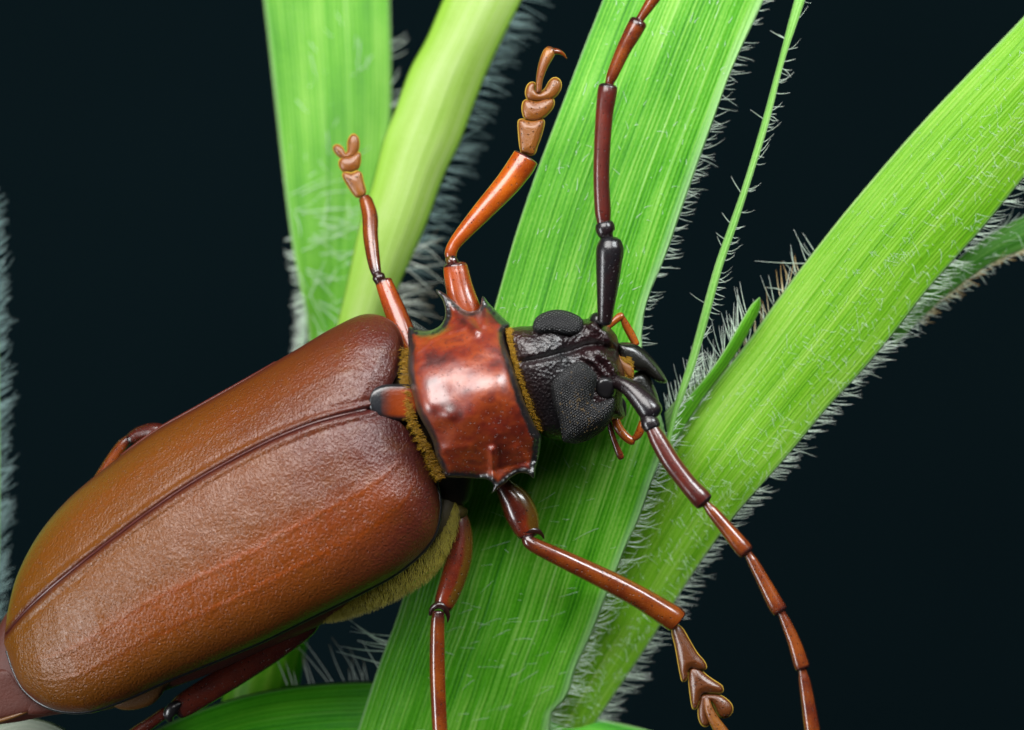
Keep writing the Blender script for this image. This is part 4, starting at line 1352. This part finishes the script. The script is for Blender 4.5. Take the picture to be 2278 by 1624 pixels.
# front leg reaching up past the upright blades
leg = tube('leg', [(1042, 715, 150, 34), (1034, 685, 150, 33), (1022, 640, 148, 29), (1015, 605, 146, 27), (1013, 590, 146, 25)], M_FEMUR_OR, beetle, seg=24, cap1=0.3, flat=0.9)
tube('knee', [(1004, 588, 152, 11), (1006, 580, 153, 16), (1010, 576, 153, 14)], M_FEMUR, leg, seg=16)
tube('tibia', [(1004, 578, 152, 11), (1003, 562, 152, 12.5), (1010, 545, 151, 13), (1027, 523, 150, 15.5), (1075, 469, 146, 21), (1128, 410, 142, 25.5), (1158, 370, 140, 27.5), (1170, 350, 139, 27)], M_LEG_ORANGE, leg, seg=22, cap0=0.3, cap1=0.15, flat=0.85)
K2 = (940.4, 85.5, 0.21055)
tarsus(q([(1040, 1200), (1020, 1050), (1010, 880), (1040, 852), (1150, 870), (1260, 855), (1284, 884), (1250, 1030), (1205, 1150), (1170, 1235), (1100, 1215)], *K2), 138, 13, leg)
tarsus(q([(1090, 850), (1060, 800), (1052, 720), (1075, 655), (1140, 650), (1200, 668), (1290, 640), (1368, 632), (1388, 680), (1365, 745), (1290, 825), (1210, 862)], *K2), 140, 12, leg)
tarsus(q([(1110, 640), (1088, 570), (1112, 490), (1160, 462), (1192, 485), (1190, 535), (1232, 568), (1290, 535), (1340, 450), (1392, 415), (1448, 440), (1462, 510), (1430, 580), (1375, 632), (1250, 655)], *K2), 140, 12, leg)
p2 = lambda a, b, z, r: (940.4 + 0.21055 * a, 85.5 + 0.21055 * b, z, r)
tube('claw_segment', [p2(1225, 560, 148, 6), p2(1235, 430, 150, 8), p2(1275, 280, 148, 11.5), p2(1330, 160, 144, 14), p2(1355, 120, 142, 12)], M_TARSUS, leg, seg=16)
tube('claw', [p2(1350, 140, 144, 9), p2(1420, 138, 142, 7), p2(1480, 165, 138, 4.5), p2(1522, 212, 134, 1.2)], M_LEG, leg, seg=12)

# middle leg in front of the upright blades
leg = tube('leg', [(915, 785, 70, 22), (900, 745, 60, 24), (880, 695, 45, 23), (862, 650, 30, 20), (853, 626, 25, 18)], M_FEMUR_OR, beetle, seg=22, cap1=0.3, flat=0.9)
tube('knee', [(847, 628, 28, 12), (842, 616, 28, 14.5), (838, 608, 28, 10)], M_KNEE, leg, seg=16)
tube('tibia', [(838, 610, 24, 10), (834, 594, 18, 12), (829, 565, 5, 14), (824, 520, -15, 15.5), (823, 482, -35, 16), (815, 450, -50, 14), (810, 440, -54, 12)], M_LEG, leg, seg=20, cap0=0.3, cap1=0.2)
K1 = (683.9, 256.5, 0.31593)
tarsus(q([(345, 575), (290, 500), (250, 432), (255, 402), (310, 408), (368, 392), (392, 470), (408, 560)], *K1), -58, 11, leg, pad=2)
tarsus(q([(250, 395), (222, 335), (242, 302), (300, 290), (366, 262), (372, 320), (350, 382)], *K1), -66, 11, leg, pad=2)
tarsus(q([(245, 305), (200, 268), (182, 228), (205, 206), (245, 226), (268, 268), (284, 250), (288, 170), (325, 132), (360, 165), (358, 240), (330, 290), (285, 305)], *K1), -70, 10, leg, pad=2)

# hind leg, only its knee shows past the far wing case
leg = tube('leg', [(400, 985, -30, 20), (350, 960, -45, 18), (312, 964, -55, 15), (290, 978, -60, 13)], M_FEMUR_DK, beetle, seg=18)
tube('tibia', [(288, 975, -60, 9), (272, 990, -62, 11), (252, 1018, -64, 12), (225, 1062, -68, 13), (190, 1120, -72, 13)], M_LEG, leg, seg=16)

# front leg stretched down across both blades
leg = tube('leg', [(1112, 1062, 130, 16), (1124, 1085, 128, 22), (1146, 1115, 124, 32), (1162, 1148, 122, 34), (1172, 1178, 122, 28), (1176, 1192, 122, 22)], M_FEMUR, beetle, seg=24, cap1=0.3, flat=0.85)
tube('knee', [(1156, 1192, 128, 5), (1163, 1186, 134, 8), (1178, 1180, 137, 9), (1196, 1182, 132, 7.5), (1206, 1190, 126, 4), (1210, 1198, 124, 1.5)], M_KNEE, leg, seg=14)
tube('tibia', [(1172, 1196, 136, 12), (1178, 1206, 138, 14), (1194, 1216, 138, 15.5), (1251, 1243, 134, 18.5), (1349, 1290, 122, 21.5), (1423, 1329, 110, 23), (1472, 1359, 100, 25), (1498, 1376, 95, 26), (1506, 1383, 93, 25)], M_LEG, leg, seg=24, cap0=0.3, cap1=0.15)
K8 = (1396.3, 1310.8, 0.19298)
tarsus(q([(520, 430), (600, 420), (700, 570), (800, 740), (865, 810), (908, 890), (896, 918), (830, 925), (740, 905), (695, 950), (690, 1015), (640, 1070), (615, 1005), (590, 880), (550, 650), (515, 510)], *K8), 84, 15, leg)
tarsus(q([(720, 920), (800, 905), (900, 985), (1000, 1058), (1080, 1110), (1100, 1170), (1068, 1192), (960, 1190), (872, 1200), (832, 1265), (805, 1345), (766, 1388), (740, 1330), (722, 1200), (706, 1050)], *K8), 80, 15, leg)
tarsus(q([(845, 1225), (920, 1205), (1040, 1215), (1130, 1262), (1196, 1330), (1208, 1400), (1165, 1462), (1085, 1480), (1042, 1445), (1000, 1350), (960, 1300), (935, 1340), (932, 1450), (946, 1550), (900, 1580), (855, 1562), (822, 1490), (815, 1400), (824, 1290)], *K8), 74, 13, leg)
p8 = lambda a, b, z, r: (1396.3 + 0.19298 * a, 1310.8 + 0.19298 * b, z, r)
tube('claw_segment', [p8(905, 1260, 84, 7), p8(935, 1380, 88, 10), p8(990, 1500, 88, 12), p8(1080, 1640, 84, 15), p8(1160, 1760, 80, 17)], M_TARSUS, leg, seg=18)

# middle leg hanging straight down the widest blade
tube('hip', [(1000, 1130, 96, 20), (1022, 1140, 100, 17), (1036, 1138, 96, 9)], plain('hip_olive', (0.07, 0.05, 0.01), rough=0.5, nscale=0.1), beetle, seg=16)
leg = tube('leg', [(1022, 1140, 92, 14), (1027, 1165, 92, 19), (1029, 1200, 92, 23), (1022, 1243, 92, 27), (1008, 1290, 92, 27), (993, 1332, 92, 24), (985, 1352, 92, 20)], M_FEMUR, beetle, seg=24, cap1=0.25, flat=0.85)
tube('knee', [(957, 1368, 94, 3.5), (961, 1355, 100, 6), (974, 1346, 107, 8), (988, 1351, 105, 7.5), (997, 1370, 98, 5), (996, 1384, 96, 1.5)], M_KNEE, leg, seg=14)
tube('tibia', [(975, 1362, 104, 12), (974, 1380, 104, 14), (973, 1410, 102, 15), (973, 1483, 98, 16), (975, 1550, 92, 16), (979, 1630, 88, 16), (984, 1700, 84, 17)], M_LEG, leg, seg=22, cap0=0.3)

# hind leg lying along the flank
leg = tube('leg', [(712, 1362, 40, 9), (700, 1378, 40, 16), (680, 1398, 40, 21), (610, 1444, 40, 26), (535, 1491, 40, 27.5), (460, 1537, 40, 27.5), (410, 1568, 40, 26), (392, 1580, 40, 22)], M_FEMUR_DK, beetle, seg=24, cap1=0.3, flat=0.75)
tube('knee', [(398, 1566, 54, 9), (384, 1576, 56, 14), (376, 1590, 52, 14), (378, 1602, 46, 8)], M_BLACK, leg, seg=14)
tube('tibia', [(380, 1582, 44, 11), (364, 1588, 44, 12), (344, 1602, 44, 12), (310, 1626, 44, 14), (250, 1670, 44, 15)], M_FEMUR_DK, leg, seg=18)
